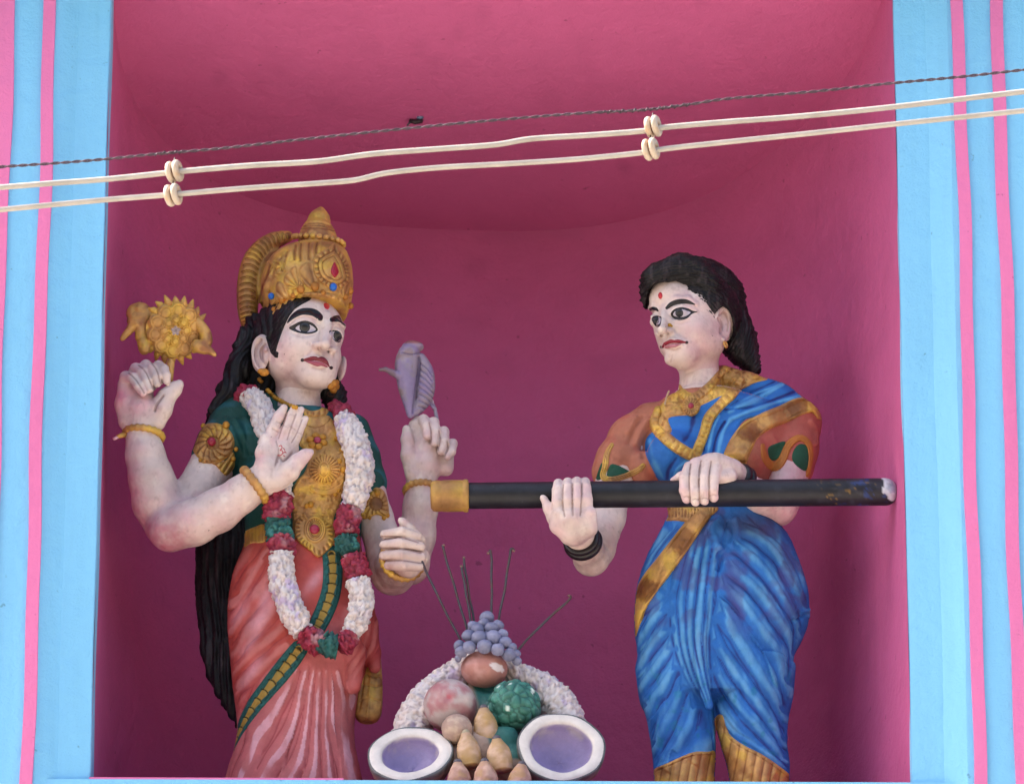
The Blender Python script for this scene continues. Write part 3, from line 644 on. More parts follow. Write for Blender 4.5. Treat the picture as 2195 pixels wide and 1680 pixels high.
PH = [(600, 760, 30, .5, 'd29aa4'), (620, 800, 26, .55, 'bb8a90'), (610, 825, 30, .6, '9a7074'), (665, 845, 26, .5, '8f6a6c'), (640, 848, 40, .35, '9a7a7c'), (683, 747, 10, .6, '9c6a68'), (700, 757, 9, .55, '946464'), (672, 742, 8, .4, 'b08480'), (714, 735, 9, .4, 'a87c7c'), (690, 722, 6, .2, 'f0e6e2'), (616, 720, 14, .3, 'd898a4'), (566, 750, 13, .7, 'a87078'), (548, 735, 8, .4, 'b88890'), (551, 790, 20, .5, 'c08c94'), (690, 800, 20, .25, 'efe0e0'), (700, 665, 14, .3, 'b89296')]  # face tints; the ear hollow is darkened in colour to stand in for shade
Ch = colmix(skincol(vh, None, 2, PH), hexc('a07c78'), sst(-Dh, .4, 2.2)*.6)
vb = rough(vb, fb); vh = rough(vh, fh, .3)
allV = np.vstack([vb, vh]); allF = np.vstack([fb, fh+len(vb)])
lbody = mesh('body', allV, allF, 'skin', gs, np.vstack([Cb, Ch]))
tB, tH = bvh(vb, fb), bvh(vh, fh)
PB, PBL = hexc('15141a'), hexc('1a1b22')
BLK = hexc('17151b')
# painted face
def lift(name, S, col, trees=(tH,), t=.9, edge=2.5, mat='gloss', parent=gs, **kw): return patch(name, S, trees, mat, parent, col, t=t, edge=edge, step=kw.pop('step', 1.0), **kw)
def eye(outl, iris, irx, iry, inner, tree, parent):
    """painted eye: black rim, white, grey iris, black pupil"""
    lift('eye_outline', S_poly(outl), BLK, (tree,), .7, 2, parent=parent)
    lift('eye_white', S_poly(inner), hexc('b9aebb'), (tree,), .7, 2, lift0=.7, parent=parent, jump=40)
    Sf = S_poly(inner)
    def Si(U, V_, cx=iris[0], cy=iris[1]):
        e = (1-np.sqrt(((U-cx)/irx)**2+((V_-cy)/iry)**2))*min(irx, iry); return np.minimum(e, Sf(U, V_)+1.2)
    Si.bb = (iris[0]-irx, iris[1]-iry, iris[0]+irx, iris[1]+iry)
    def ic(U, V_, s, C, *a):
        r = np.hypot((U-iris[0])/irx, (V_-iris[1])/iry); return colmix(np.tile(hexc('303138'), (len(U), 1)), hexc('131318'), np.maximum(sst(.62-r, 0, .15), sst(r, .80, .92)))
    lift('iris', Si, hexc('2a2b30'), (tree,), 1.1, 2.5, lift0=1.1, cfn=ic, parent=parent)
eye(EYR, C7([(735, 535)])[0], 12.0, 11.5, C7([(610, 545), (660, 505), (740, 482), (820, 505), (885, 560), (840, 592), (740, 602), (650, 580)]), tH, gs)
eye(EYL, C7([(1178, 645)])[0], 9.6, 11.5, C7([(1072, 605), (1120, 590), (1180, 595), (1222, 640), (1218, 705), (1180, 720), (1120, 690)]), tH, gs)
lift('eyebrow', S_line(C7([(507, 468, 1.8), (580, 388, 5.2), (680, 330, 7), (780, 322, 7.8), (870, 342, 8), (935, 392, 7.2), (945, 415, 5.5)])), BLK, t=1.4)
lift('eyebrow', S_line(C7([(1105, 430, 5.6), (1160, 418, 7), (1220, 424, 7.2), (1265, 465, 6), (1290, 510, 3)])), BLK, t=1.4, jump=30)
lift('upper_lip', S_poly(C7([(715, 965), (790, 935), (840, 922), (890, 925), (920, 938), (960, 925), (1010, 945), (1045, 985), (1065, 1040), (1080, 1085), (1040, 1050), (980, 1010), (900, 985), (800, 988), (730, 992)])), hexc('74202f'), t=1.2)
lift('lower_lip', S_poly(C7([(745, 992), (830, 985), (920, 990), (990, 1015), (1045, 1060), (1030, 1075), (960, 1055), (900, 1060), (830, 1035)])), hexc('9c4c5c'), t=1.0)
for p in C7([(705, 975), (1092, 1078)]): lift('mouth_corner', S_poly([(p[0]+4.2*math.cos(a), p[1]+3.8*math.sin(a)) for a in np.arange(0, 6.2, .8)]), hexc('2a1018'), t=1.3)
bi = C7([(1028, 250)])[0]
lift('forehead_mark', S_poly([(bi[0]-6, bi[1]-5), (bi[0]+1, bi[1]-7), (bi[0]+7, bi[1]), (bi[0]+3, bi[1]+7), (bi[0]-4, bi[1]+4)]), hexc('c23040'), t=2.0)
# front hair framing the face
HR = hexc('141115')
def haircol(U, V_, s, C, *a): n = fbm(np.stack([U*.25, V_*.07, U*0], 1), 3, 4); return colmix(np.tile(HR, (len(U), 1)), hexc('4a3f42'), sst(n, .1, .6)*.5)
def strand(ax, ay, f=.9, amp=1.6):
    def h(U, V_, s, *a): 
        w = U*ax+V_*ay; return amp*(np.sin(w*f+2.5*fbm(np.stack([U*.05, V_*.05, U*0], 1), 2, 3))*.6+fbm(np.stack([w*.5, (U*ay-V_*ax)*.06, U*0], 1), 2, 8))
    return h
lift('front_hair', S_poly(C7([(872, 92), (800, 175), (700, 225), (600, 290), (530, 380), (480, 480), (430, 600), (395, 700), (365, 790), (350, 850), (385, 875), (375, 945), (335, 940), (280, 880), (240, 770), (205, 640), (170, 590), (60, 620), (-40, 600), (-60, 480), (150, 440), (300, 330), (400, 220), (520, 150), (700, 80)]), False), HR, t=5, edge=5, mat='hair', cfn=haircol, hfn=strand(.8, .6), jump=25)
lift('front_hair', S_poly(C7([(1128, 150), (1200, 250), (1262, 340), (1300, 450), (1292, 560), (1268, 690), (1240, 820), (1232, 945), (1262, 900), (1290, 760), (1325, 600), (1335, 420), (1325, 280), (1240, 160), (1150, 110)]), False), HR, t=4, edge=3, mat='hair', cfn=haircol, jump=60)
# back hair
Hr = Field([-760, 200, 100], W(770, 560, 520)+[0, 60, 40], 2.6)
Hr.ell(LC+np.array([0, 28, 28])@LA, (96, 104, 104), LA)
Hr.loft([(690, 525, 700, 380, 70), (760, 505, 690, 385, 60), (830, 485, 670, 390, 55), (880, 452, 640, 395, 50), (905, 440, 560, 395, 40)], 12)
Hr.chain([(*W(530, 720, 330), 24), (*W(510, 790, 325), 26), (*W(488, 840, 318), 24), (*W(462, 880, 316), 15)], 12)
Hr.chain([(*W(690, 800, 360), 34), (*W(715, 850, 350), 26), (*W(733, 885, 345), 12)], 12)
Hr.loft([(900, 470, 600, 410, 35), (1000, 460, 620, 412, 38), (1100, 436, 640, 412, 42), (1180, 421, 640, 410, 44), (1260, 420, 640, 410, 45), (1340, 424, 620, 410, 44), (1400, 432, 600, 410, 42), (1460, 448, 580, 410, 36), (1510, 475, 560, 408, 26), (1545, 498, 540, 406, 14), (1556, 503, 520, 405, 8)], 8)
def haird(V, N, D):
    n = fbm(V/np.array([7, 7, 60.]), 3, 4); return colmix(np.tile(HR*.9, (len(V), 1)), hexc('453b40'), sst(n, .05, .6)*.6)
hv, hf = Hr.mesh(); hv = relax(hv, hf, 1)
u, v = uvof(hv); N = vnorm(hv, hf); wv = u+.25*v*np.where(v < 900, 1.4, -.15)
wv = wv+np.where(v < 930, 9*np.sin(v/17.)+6*np.sin(v/41.), 3*np.sin(v/60.))
gr = np.sin(wv*.42+3*fbm(hv/np.array([60, 60, 90.]), 2, 5))*1.9+fbm(np.stack([wv*.16, v*.012, u*0], 1), 3, 6)*4.5+2.2*fbm(hv/9., 3, 9)
hv = hv+N*gr[:, None]; N = vnorm(hv, hf)
mesh('back_hair', hv, hf, 'hair', gs, haird(hv, N, None)); tHr = bvh(hv, hf)
# blouse
GRN = hexc('1f4a44')
Bl = Field(W(400, 1200, 150)+[0, 0, -40], W(880, 840, 470)+[0, 60, 60], 2.6)
Bl.loft([(893, 545, 728, 335, 62), (915, 505, 760, 335, 78), (960, 490, 795, 335, 90), (1010, 505, 800, 332, 96), (1070, 520, 795, 330, 95), (1130, 525, 776, 328, 88), (1172, 522, 772, 326, 88)], 0)
for x in (598, 722): Bl.ell(W(x, 1015, 268), (56, 58, 58), None, 26)
Bl.chain([(*W(510, 905, 335), 54), (*W(478, 955, 315), 56), (*W(462, 985, 308), 55)], 14)
Bl.chain([(*W(755, 925, 345), 40), (*W(772, 985, 345), 42), (*W(784, 1030, 343), 42), (*W(788, 1040, 343), 41)], 14)
Bl.chain([(*W(600, 885, 345), 46), (*W(530, 895, 340), 52), (*W(500, 915, 335), 54)], 14)
def blc(V, N, D): n = fbm(V/40., 3, 8); return colmix(np.tile(GRN, (len(V), 1)), hexc('2f6b78'), sst(n, -.1, .4)*.6)
_, bv, bf, tBl = add('blouse', Bl, 'cloth', gs, blc, 2, 1.2, 20, [(C3([(60, 320), (120, 420), (200, 600)]), 7, 5), (C3([(0, 300), (80, 480), (150, 640)]), 6, 4), (C3([(150, 300), (200, 420)]), 5, 4), (C3([(190, 600), (230, 590), (220, 560)]), 2, -2.5)])
# sari skirt
RED, PNK, LPK = hexc('b04a42'), hexc('bf6b6c'), hexc('e0a8b0')
Sk = Field([-680, 150, -60], W(860, 1130, 480)+[0, 60, 40], 2.4)
Sk.loft([(1150, 528, 772, 326, 84), (1180, 520, 776, 326, 90), (1230, 500, 786, 326, 104), (1290, 489, 794, 326, 114), (1350, 488, 798, 326, 118), (1420, 494, 792, 328, 116), (1480, 500, 772, 330, 108), (1550, 508, 760, 330, 100), (1600, 503, 762, 328, 100), (1650, 488, 772, 326, 102), (1700, 476, 782, 324, 106), (1840, 460, 800, 322, 115)], 0, pw=2.2)
Sk.chain([(*W(770, 1270, 300), 26), (*W(784, 1340, 290), 26), (*W(796, 1400, 290), 20), (*W(803, 1428, 292), 13)], 10)
Sk.chain([(*W(740, 1330, 250), 18), (*W(762, 1400, 245), 22), (*W(758, 1470, 250), 16)], 12)
FA = [C4(p) for p in ([(560, -60), (470, 60), (390, 160), (330, 280)], [(600, 80), (500, 230), (400, 360), (295, 500)], [(640, 260), (520, 420), (400, 540), (295, 680)], [(690, 420), (570, 560), (430, 680), (300, 830)], [(730, 560), (600, 680), (450, 820), (310, 970)], [(760, 680), (640, 790), (490, 950), (350, 1130)])]
FB = [C4(p) for p in ([(770, 770), (610, 960), (450, 1170), (330, 1450), (290, 1720)], [(830, 800), (760, 1050), (650, 1290), (520, 1500), (400, 1720)], [(890, 800), (850, 1050), (800, 1280), (730, 1480), (640, 1720)], [(930, 800), (905, 1050), (880, 1250), (860, 1450), (830, 1720)], [(970, 800), (965, 1050), (950, 1250), (960, 1450), (975, 1720)], [(1010, 800), (1020, 1050), (1010, 1250), (1045, 1450), (1090, 1720)], [(1090, 820), (1130, 1000), (1160, 1250), (1210, 1450), (1260, 1720)])]
FC = [C4(p) for p in ([(1130, 850), (1230, 720), (1280, 560), (1290, 400)], [(1160, 900), (1260, 770), (1330, 600), (1340, 440)], [(1190, 960), (1290, 800), (1370, 700), (1390, 560)])]
def skc(V, N, D):
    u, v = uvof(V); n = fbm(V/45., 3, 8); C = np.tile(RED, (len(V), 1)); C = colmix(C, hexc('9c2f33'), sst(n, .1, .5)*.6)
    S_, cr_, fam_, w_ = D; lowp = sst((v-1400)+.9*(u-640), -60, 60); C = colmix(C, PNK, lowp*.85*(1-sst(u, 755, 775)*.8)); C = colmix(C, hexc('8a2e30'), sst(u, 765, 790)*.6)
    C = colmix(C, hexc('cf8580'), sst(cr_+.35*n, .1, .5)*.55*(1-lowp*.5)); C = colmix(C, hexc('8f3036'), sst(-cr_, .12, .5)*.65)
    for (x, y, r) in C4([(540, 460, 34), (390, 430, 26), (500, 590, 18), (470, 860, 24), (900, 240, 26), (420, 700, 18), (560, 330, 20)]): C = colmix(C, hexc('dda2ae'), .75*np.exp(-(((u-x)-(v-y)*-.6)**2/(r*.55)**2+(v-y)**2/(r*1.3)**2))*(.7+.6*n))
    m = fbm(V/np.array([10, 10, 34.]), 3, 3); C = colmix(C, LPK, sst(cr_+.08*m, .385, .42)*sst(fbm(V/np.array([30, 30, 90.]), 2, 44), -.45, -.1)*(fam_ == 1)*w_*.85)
    return np.clip(C, .01, .85)
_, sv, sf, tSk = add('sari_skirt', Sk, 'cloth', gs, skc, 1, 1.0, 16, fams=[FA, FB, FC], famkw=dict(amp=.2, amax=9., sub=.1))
FT = (tB, tBl, tSk, tH)
# armlet band strips, belt, border
GT = hexc('1f4f4c')
def bordercol(w_in=.42, cf=(hexc('a8873a'), hexc('b5713f')), freq=1.0):
    def f(U, V_, s, C, t, sd): 
        return C
    return f
def sari_border(name, pts, nseg, parent=gs):
    S = S_line(pts); P = S
    wmax = max(p[2] for p in pts); L = sum(math.hypot(pts[i+1][0]-pts[i][0], pts[i+1][1]-pts[i][1]) for i in range(len(pts)-1))
    wf = spline([p[:3] for p in pts], 6)[:, 2]
    def wd(t): return np.interp(t*(len(wf)-1), np.arange(len(wf)), wf)
    def crescent(t, sd):
        x = t*nseg-(sd/np.maximum(wd(t), 2))**2*.55; fr = x-np.floor(x); return np.minimum(fr, 1-fr)
    def h(U, V_, s, t, sd): r = np.abs(sd)/np.maximum(wd(t), 2); return 1.6*sst(.12-np.abs(r-.5), 0, .08)-3.2*sst(.09-crescent(t, sd), 0, .06)*(r < .55)+.8*np.sin(t*nseg*6.28*1.0)
    def c(U, V_, s, C, t, sd):
        r = np.abs(sd)/np.maximum(wd(t), 2); n = fbm(np.stack([U*.2, V_*.2, U*0], 1), 3, 4)
        fr = t*nseg-np.floor(t*nseg); C = colmix(C, hexc('2f6a68'), sst(n, 0, .5)*.5); C = colmix(C, hexc('a3843c'), sst(.46-r-.14*fr, 0, .06)*.95); return colmix(C, hexc('0c1c1c'), sst(.07-crescent(t, sd), 0, .04)*(r < .62)*.9)
    return patch(name, S, FT, 'cloth', parent, GT, t=4, edge=4, step=1.3, hfn=h, cfn=c, jump=25)
sari_border('sari_border', C4([(1035, 30, 20), (1045, 150, 21), (1035, 280, 21), (1000, 400, 21), (950, 510, 20), (920, 570, 18)]), 9)
sari_border('sari_border', C4([(800, 710, 19), (740, 790, 21), (660, 890, 21), (570, 1000, 19), (490, 1100, 17), (420, 1210, 13), (365, 1320, 8), (325, 1430, 3), (308, 1480, 1.2)]), 13)
patch('waist_belt', S_poly(C3([(120, 1200), (150, 1165), (230, 1130), (290, 1120), (300, 1240), (200, 1255), (130, 1285)])), FT, 'gold', gs, GOLD, t=4, cfn=goldpatch, hfn=lambda U, V_, s, *a: 1.2*np.sign(np.sin(U*.8))*.6, jump=30)
# gold tail of the sari hanging behind
Gt = Field(W(750, 1560, 240)+[0, 0, -20], W(830, 1370, 400)+[0, 20, 20], 1.8)
Gt.loft([(1395, 772, 815, 330, 16), (1430, 768, 818, 330, 20), (1470, 764, 820, 330, 22), (1520, 761, 819, 330, 22), (1540, 764, 812, 330, 18), (1548, 775, 800, 330, 10)], 0, pw=2.6)
add('sari_tail', Gt, 'gold', gs, lambda V, N, D: colmix(goldcol(V*1.3, 6, .9), hexc('8f7234'), np.full(len(V), .35)), 1, .8, 8, [(C4([(1265, 870), (1330, 905), (1395, 900)]), 2.2, -3.5, 1), (C4([(1230, 940), (1300, 970), (1395, 975)]), 2.2, -3.5, 1), (C4([(1320, 800), (1310, 1000), (1290, 1200)]), 2.5, 3, 1), (C4([(1350, 800), (1350, 1000)]), 2.5, -2, 1), (C4([(1225, 1080), (1290, 1060), (1390, 1080)]), 2, -3, 1), (C4([(1270, 800), (1260, 950), (1230, 1150)]), 2.5, -2.5, 1)])
# ------------------------------------------------------------------ ornaments of the left statue
def onto(trees, px, py, lift=0.):
    d = FW+RT*((px-1097.5)/FPX)-UP*((py-840.0)/FPX); d /= np.linalg.norm(d); best = None
    for tr in trees:
        h = tr.ray_cast(Vector(CAM+d*15000), Vector(d), 6000)
        if h[0] is not None and (best is None or h[3] < best): best = h[3]
    if best is None: return W(px, py, 292.)
    return CAM+d*(15000+best-lift)
def gem(name, px, py, rx, ry, col, trees, parent, lift=0., mat='gloss', dep=None, ax=None):
    c = onto(trees, px, py, lift); v, f = ball(c, (rx, dep or min(rx, ry), ry/.9), ax, 16, 10)
    return mesh(name, v, f, mat, parent, col)
def ribs(cx, cy, n, a, ph=0., r0=0., lobes=0.):
    def h(U, V_, s, *q):
        t = np.arctan2(V_-cy, U-cx); r = np.hypot(U-cx, V_-cy); return a*np.cos(n*t+ph)*sst(r, r0, r0+6)
    return h
def gp(name, pts, trees, parent, t=4., h=None, smooth=True, **kw):
    return patch(name, S_poly(pts, smooth), trees, kw.pop('mat', 'gold'), parent, kw.pop('col', GOLD), t=t, hfn=h, cfn=kw.pop('cfn', goldpatch), edge=kw.pop('edge', 4), **kw)
def disc(cx, cy, rx, ry=None, n=14): ry = ry or rx; return [(cx+rx*math.cos(6.2832*i/n), cy+ry*math.sin(6.2832*i/n)) for i in range(n)]
Cr = Field(W(490, 690, 150)+[0, 0, -60], W(785, 430, 470)+[0, 0, 40], 1.8)
Cr.loft([(672, 574, 744, 303, 94), (640, 562, 754, 304, 103), (605, 560, 757, 306, 104), (578, 568, 755, 308, 96), (556, 582, 750, 310, 82), (542, 604, 743, 312, 64), (536, 624, 735, 312, 48)], 0)
Cr.chain([(*W(x, y, 385), r) for x, y, r in C1([(640, 305, 13), (540, 335, 19), (450, 400, 22), (385, 490, 23), (352, 620, 23), (345, 760, 23), (352, 880, 21), (362, 960, 16)])], 10, 4)
Cr.ell(W(596, 610, 382), (44, 30, 88), None, 12)
Cr.chain([(*W(x, y, 312), r) for x, y, r in [(682, 528, 46), (681, 512, 42), (680, 500, 36)]], 4); Cr.chain([(*W(x, y, 312), r) for x, y, r in [(680, 492, 30), (682, 482, 25), (684, 472, 24), (686, 461, 15), (688, 448, 5)]], 3, 4)
CST = []
for a, b in (((560, 470), (440, 720)), ((600, 440), (520, 600)), ((640, 400), (600, 560)), ((700, 350), (690, 480)), ((740, 340), (735, 490)), ((800, 335), (800, 480)), ((860, 335), (850, 430)), ((520, 480), (420, 800)), ((480, 620), (440, 900)), ((520, 900), (500, 700))):
    CST.append((C1([a, ((a[0]+b[0])/2-6, (a[1]+b[1])/2), b]), 2.6, -4)); CST.append((C1([(a[0]+25, a[1]), ((a[0]+b[0])/2+18, (a[1]+b[1])/2), (b[0]+25, b[1])]), 4, 3))
for y, w in ((232, 115), (252, 130), (215, 100)): CST.append((C1([(868-w, y-6), (868, y-16), (868+w, y+12)]), 2.0, -3.0, 1))
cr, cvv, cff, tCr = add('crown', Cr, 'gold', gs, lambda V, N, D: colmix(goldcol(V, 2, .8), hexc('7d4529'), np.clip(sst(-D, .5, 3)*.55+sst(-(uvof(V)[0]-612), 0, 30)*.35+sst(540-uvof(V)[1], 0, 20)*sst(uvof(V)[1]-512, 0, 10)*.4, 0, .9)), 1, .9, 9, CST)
CT = (tCr, tH)
# scale-patterned halo band
def halo_h(n):
    def h(U, V_, s, t, sd): x = t*n-(sd/22.)**2*.8; fr = x-np.floor(x); return 3.0*fr-2.2
    return h
def halo_c(n):
    def c(U, V_, s, C, t, sd): x = t*n-(sd/22.)**2*.8; fr = x-np.floor(x); C = goldcol(np.stack([U, V_, U*0], 1), 5, .6); return colmix(C, hexc('6a3c1f'), sst(.14-np.minimum(fr, 1-fr), 0, .1)*.7)
    return c
patch('crown_band', S_line(C1([(640, 300, 9), (540, 325, 15), (450, 392, 18), (385, 485, 19), (352, 620, 19), (345, 760, 19), (352, 880, 18), (362, 950, 13)])), CT, 'gold', cr if False else gs, GOLD, t=2.5, edge=5, hfn=halo_h(22), cfn=halo_c(22), jump=20)
for i in range(13):
    a = math.pi*(1.02-1.06*i/12); x, y = 683+53*math.cos(a), 516-9*math.sin(a)+(i-6)*1.5; c = W(x, y, 312-48*math.sin(a))
    mesh('crown_bead', *ball(c, 6.8, None, 10, 8), 'gold', gs, goldcol(np.tile(c, (72, 1)), 3)[:72])
medal = C1([(985, 352), (1035, 410), (1080, 490), (1105, 590), (1085, 650), (1010, 690), (930, 670), (860, 620), (828, 540), (835, 460), (890, 410), (940, 385)])
mc = C1([(983, 555)])[0]
gp('crown_crest', medal, CT, gs, 6, lambda U, V_, s, *a: 1.6*np.cos(22*np.arctan2(V_-mc[1], U-mc[0]))*sst(11-s, -2, 3)-2.2*sst(2.2-np.abs(s-11), 0, 1.5)+2.0*sst(1.8-np.abs(s-17), 0, 1.5)-2*sst(1.5-np.abs(s-20), 0, 1.5), jump=30)
gp('red_gem', C1([(983, 478), (1012, 525), (1022, 570), (985, 612), (948, 570), (955, 520)]), (tCr,), gs, 10, None, mat='gloss', col=hexc('9c1f33'), cfn=None, jump=30, edge=6)
for pts, cx, cy, n in (([(640, 560), (700, 520), (720, 600), (760, 660), (700, 690), (640, 680), (610, 620)], 720, 680, 14), ([(760, 500), (830, 490), (840, 570), (880, 640), (840, 690), (770, 660), (720, 560)], 850, 700, 12), ([(560, 640), (600, 640), (640, 700), (650, 760), (590, 790), (550, 740)], 640, 780, 12), ([(1060, 650), (1110, 620), (1125, 700), (1120, 780), (1060, 760), (1010, 720)], 1050, 760, 12), ([(640, 680), (720, 690), (760, 740), (700, 770), (620, 790), (590, 740)], 680, 780, 10), ([(500, 480), (560, 478), (620, 500), (620, 560), (560, 580), (530, 520)], 600, 520, 6)):
    c = C1([(cx, cy)])[0]; gp('crown_leaf', C1(pts), CT, gs, 4.5, ribs(c[0], c[1], n, 1.3), jump=30)
gp('crown_rim', C1([(505, 850), (540, 800), (620, 760), (720, 725), (830, 705), (930, 712), (1010, 735), (1080, 790), (1128, 860), (1120, 900), (1085, 850), (1020, 790), (980, 768), (900, 742), (830, 740), (740, 758), (650, 795), (580, 840), (525, 890)]), CT, gs, 5, lambda U, V_, s, *a: 1.2*np.cos(U*.42), jump=30)
for x, y, r in C1([(840, 668, 10), (735, 690, 9), (1060, 745, 7), (600, 770, 8), (540, 835, 6), (1095, 700, 8), (680, 735, 6), (900, 712, 6), (1100, 810, 7)]): gem('crown_knob', x, y, r, r, hexc('b5762f'), CT, gs, 4, 'gold')
for x, y, r in C1([(520, 738, 7), (973, 672, 8.5)]): gem('blue_bead', x, y, r, r, hexc('1f5fb8'), CT, gs, 6 if x < 740 else 2)
v, f = tube(WA([(x, y, 278) for x, y in C1([(560, 480), (520, 475), (495, 490), (505, 512), (535, 505)])]), 2.6, 8); mesh('crown_hook', v, f, 'gold', gs, GOLD)
# earrings, necklace
for x, y, rx, ry in C7([(150, 1125, 8, 6), (190, 1140, 11, 8), (235, 1130, 8, 6), (125, 1235, 5, 5), (150, 1265, 5, 4)]): gem('earring', x, y, rx, ry, hexc('b87a2c'), (tB, tH, tHr), gs, 3, 'gold')
for x, y, r in C7([(1120, 1290, 9), (1085, 1320, 8), (1150, 1330, 9), (1120, 1365, 9), (1165, 1275, 6)]): gem('earring', x, y, r, r, hexc('b87a2c'), (tHr, tH), gs, 3, 'gold')
ring('earring_hoop', *C7([(1085, 1430)])[0], 318, 7, 1.2, (.2, -1, .2), gs, col=hexc('4a2a20'), bumps=1, amp=0)
NKT = (tB, tBl, tH)
for i, (x, y) in enumerate(spline(C1([(495, 1425), (540, 1472), (585, 1500), (640, 1530), (700, 1550)]), 3)): gem('necklace_bead', x, y, 5.2, 4.6, hexc('bd8a2e'), NKT, gs, 3, 'gold')
gp('collar', C3([(590, 250), (640, 268), (700, 258), (740, 232), (775, 262), (750, 300), (680, 308), (600, 300)]), (tBl, tH), gs, 5, lambda U, V_, s, *a: 1.5*np.cos(U*.5), jump=60)
CP = C3([(585, 300), (680, 310), (760, 300), (800, 330), (850, 400), (890, 420), (908, 520), (905, 640), (900, 760), (875, 900), (850, 980), (815, 1050), (812, 1110), (825, 1230), (790, 1300), (700, 1368), (640, 1325), (545, 1250), (512, 1190), (505, 1080), (500, 960), (505, 860), (545, 780), (590, 730), (620, 650), (600, 560), (555, 520), (580, 440), (590, 360)])
def cph(U, V_, s, *a):
    P = np.stack([U/9, V_/9, U*0], 1); f1, f2, h = voro(P, 2); g = fbm(P, 3, 4)
    return 2.0*g+1.6*sst(.35-f1, 0, .2)*(V_ > 960)-1.3*sst(1.4-np.abs(np.hypot(U-676, (V_-880)*1.0)-36), 0, 1)
gp('chest_plate', CP, (tBl, tH), gs, 6, cph, jump=40)
CPT = (tBl,)
def fan(name, C, cx, cy, rx, ry, n, a=1.5, t=5, parent=gs, trees=CPT, lift0=6, **kw):
    (x, y) = C([(cx, cy)])[0]; k = C([(1, 0)])[0][0]-C([(0, 0)])[0][0]; return gp(name, disc(x, y, rx*k, ry*k), trees, parent, t, lambda U, V_, s, *q: a*np.cos(n*np.arctan2(V_-y, U-x))*sst(np.hypot(U-x, V_-y), 3, 8)-1.6*sst(1.2-np.abs(s-5), 0, 1), lift0=lift0, jump=40, **kw)
for i in range(6): a = 6.283*i/6+.3; x, y = C3([(688+52*math.cos(a), 492+42*math.sin(a))])[0]; gem('flower_petal', x, y, 8.5, 7, hexc('c28a35'), CPT, gs, 9, 'gold', 6)
gem('red_gem', *C3([(690, 485)])[0], 8, 7, hexc('a8405a'), CPT, gs, 13, dep=5)
fan('shell_medallion', C3, 745, 700, 120, 115, 24, 1.6); fan('shell_boss', C3, 740, 705, 50, 65, 2, 1, 5, lift0=10)
gp('plate_band', C3([(640, 830), (760, 850), (860, 800), (880, 760), (890, 800), (850, 880), (740, 900), (650, 870)]), CPT, gs, 5, ribs(0, 0, 60, .1), lift0=4, jump=40)
gp('lower_medallion', C3([(600, 1010), (640, 1060), (700, 1040), (760, 1090), (800, 1120), (818, 1230), (785, 1290), (700, 1355), (640, 1310), (550, 1240), (520, 1180), (520, 1090), (560, 1050)]), (tBl, tSk), gs, 4, lambda U, V_, s, *a: 1.7*np.cos(26*np.arctan2(V_-1134, U-674))*sst(12-s, -1, 2), lift0=6, jump=40)
gp('medallion_ring', disc(*C3([(672, 1150)])[0], 25, 30), (tBl, tSk), gs, 5, lambda U, V_, s, *a: -3*sst(s, 5, 8)+2*sst(s, 10, 12)-2*sst(s, 14, 16), lift0=9, jump=40)
gem('red_gem', *C3([(668, 1150)])[0], 11, 10, hexc('a3304a'), (tBl, tSk), gs, 13, dep=7)
for x, y, r in C3([(640, 965, 7), (610, 975, 5), (855, 640, 6), (885, 705, 7), (870, 560, 6), (835, 470, 7), (825, 890, 5), (850, 860, 5), (620, 480, 4)]): gem('gold_bead', x, y, r, r, hexc('c08a30'), CPT, gs, 7, 'gold')
# armlets
def rosette(U, V_, s, cx, cy, *a):
    t = np.arctan2(V_-cy, U-cx); r = np.hypot(U-cx, V_-cy); x = 14*t/6.2832+r*.035; fr = x-np.floor(x); return 4.2*fr*sst(r, 12, 16)-2.1-2*sst(1.4-np.abs(r-14), 0, 1)-1.5*sst(1.2-np.abs(r-30), 0, 1)
ac = C2([(632, 940)])[0]
gp('armlet', disc(*ac, 46, 43, 18), (tB, tBl), gs, 9, lambda U, V_, s, *a: rosette(U, V_, s, *ac), jump=40, edge=7)
gp('armlet', C2([(560, 1010), (640, 1040), (700, 1040), (745, 990), (755, 1060), (735, 1100), (700, 1120), (640, 1060), (570, 1050)]), (tB, tBl), gs, 6, lambda U, V_, s, *a: 1.8*np.cos(U*.5+V_*.3), jump=40)
gem('red_gem', *C2([(625, 932)])[0], 9.5, 9, hexc('97263c'), (tB, tBl), gs, 12)
for x, y, r in C2([(578, 845, 6), (706, 840, 8), (762, 975, 5), (745, 1030, 6), (560, 1035, 4)]): gem('armlet_knob', x, y, r, r, hexc('b8842f'), (tB, tBl), gs, 6, 'gold')
ac2 = C5([(145, 1000)])[0]
gp('armlet', C5([(95, 960), (140, 905), (190, 930), (212, 990), (218, 1060), (205, 1080), (150, 1060), (90, 1085), (62, 1070), (70, 1000)]), (tB, tBl), gs, 7, lambda U, V_, s, *a: rosette(U, V_, s, ac2[0], ac2[1])*.9, jump=40)
for x, y, r in C5([(150, 940, 8), (75, 1072, 5), (210, 1065, 5), (110, 1078, 4), (190, 1078, 5)]): gem('armlet_knob', x, y, r, r, hexc('b8842f'), (tB, tBl), gs, 5, 'gold')
gp('sleeve_band', C3([(1110, 720), (1160, 735), (1192, 790), (1180, 820), (1060, 905), (1045, 880), (1090, 800)]), (tBl, tB), gs, 4, None, col=GRN, cfn=None, mat='cloth', jump=40)
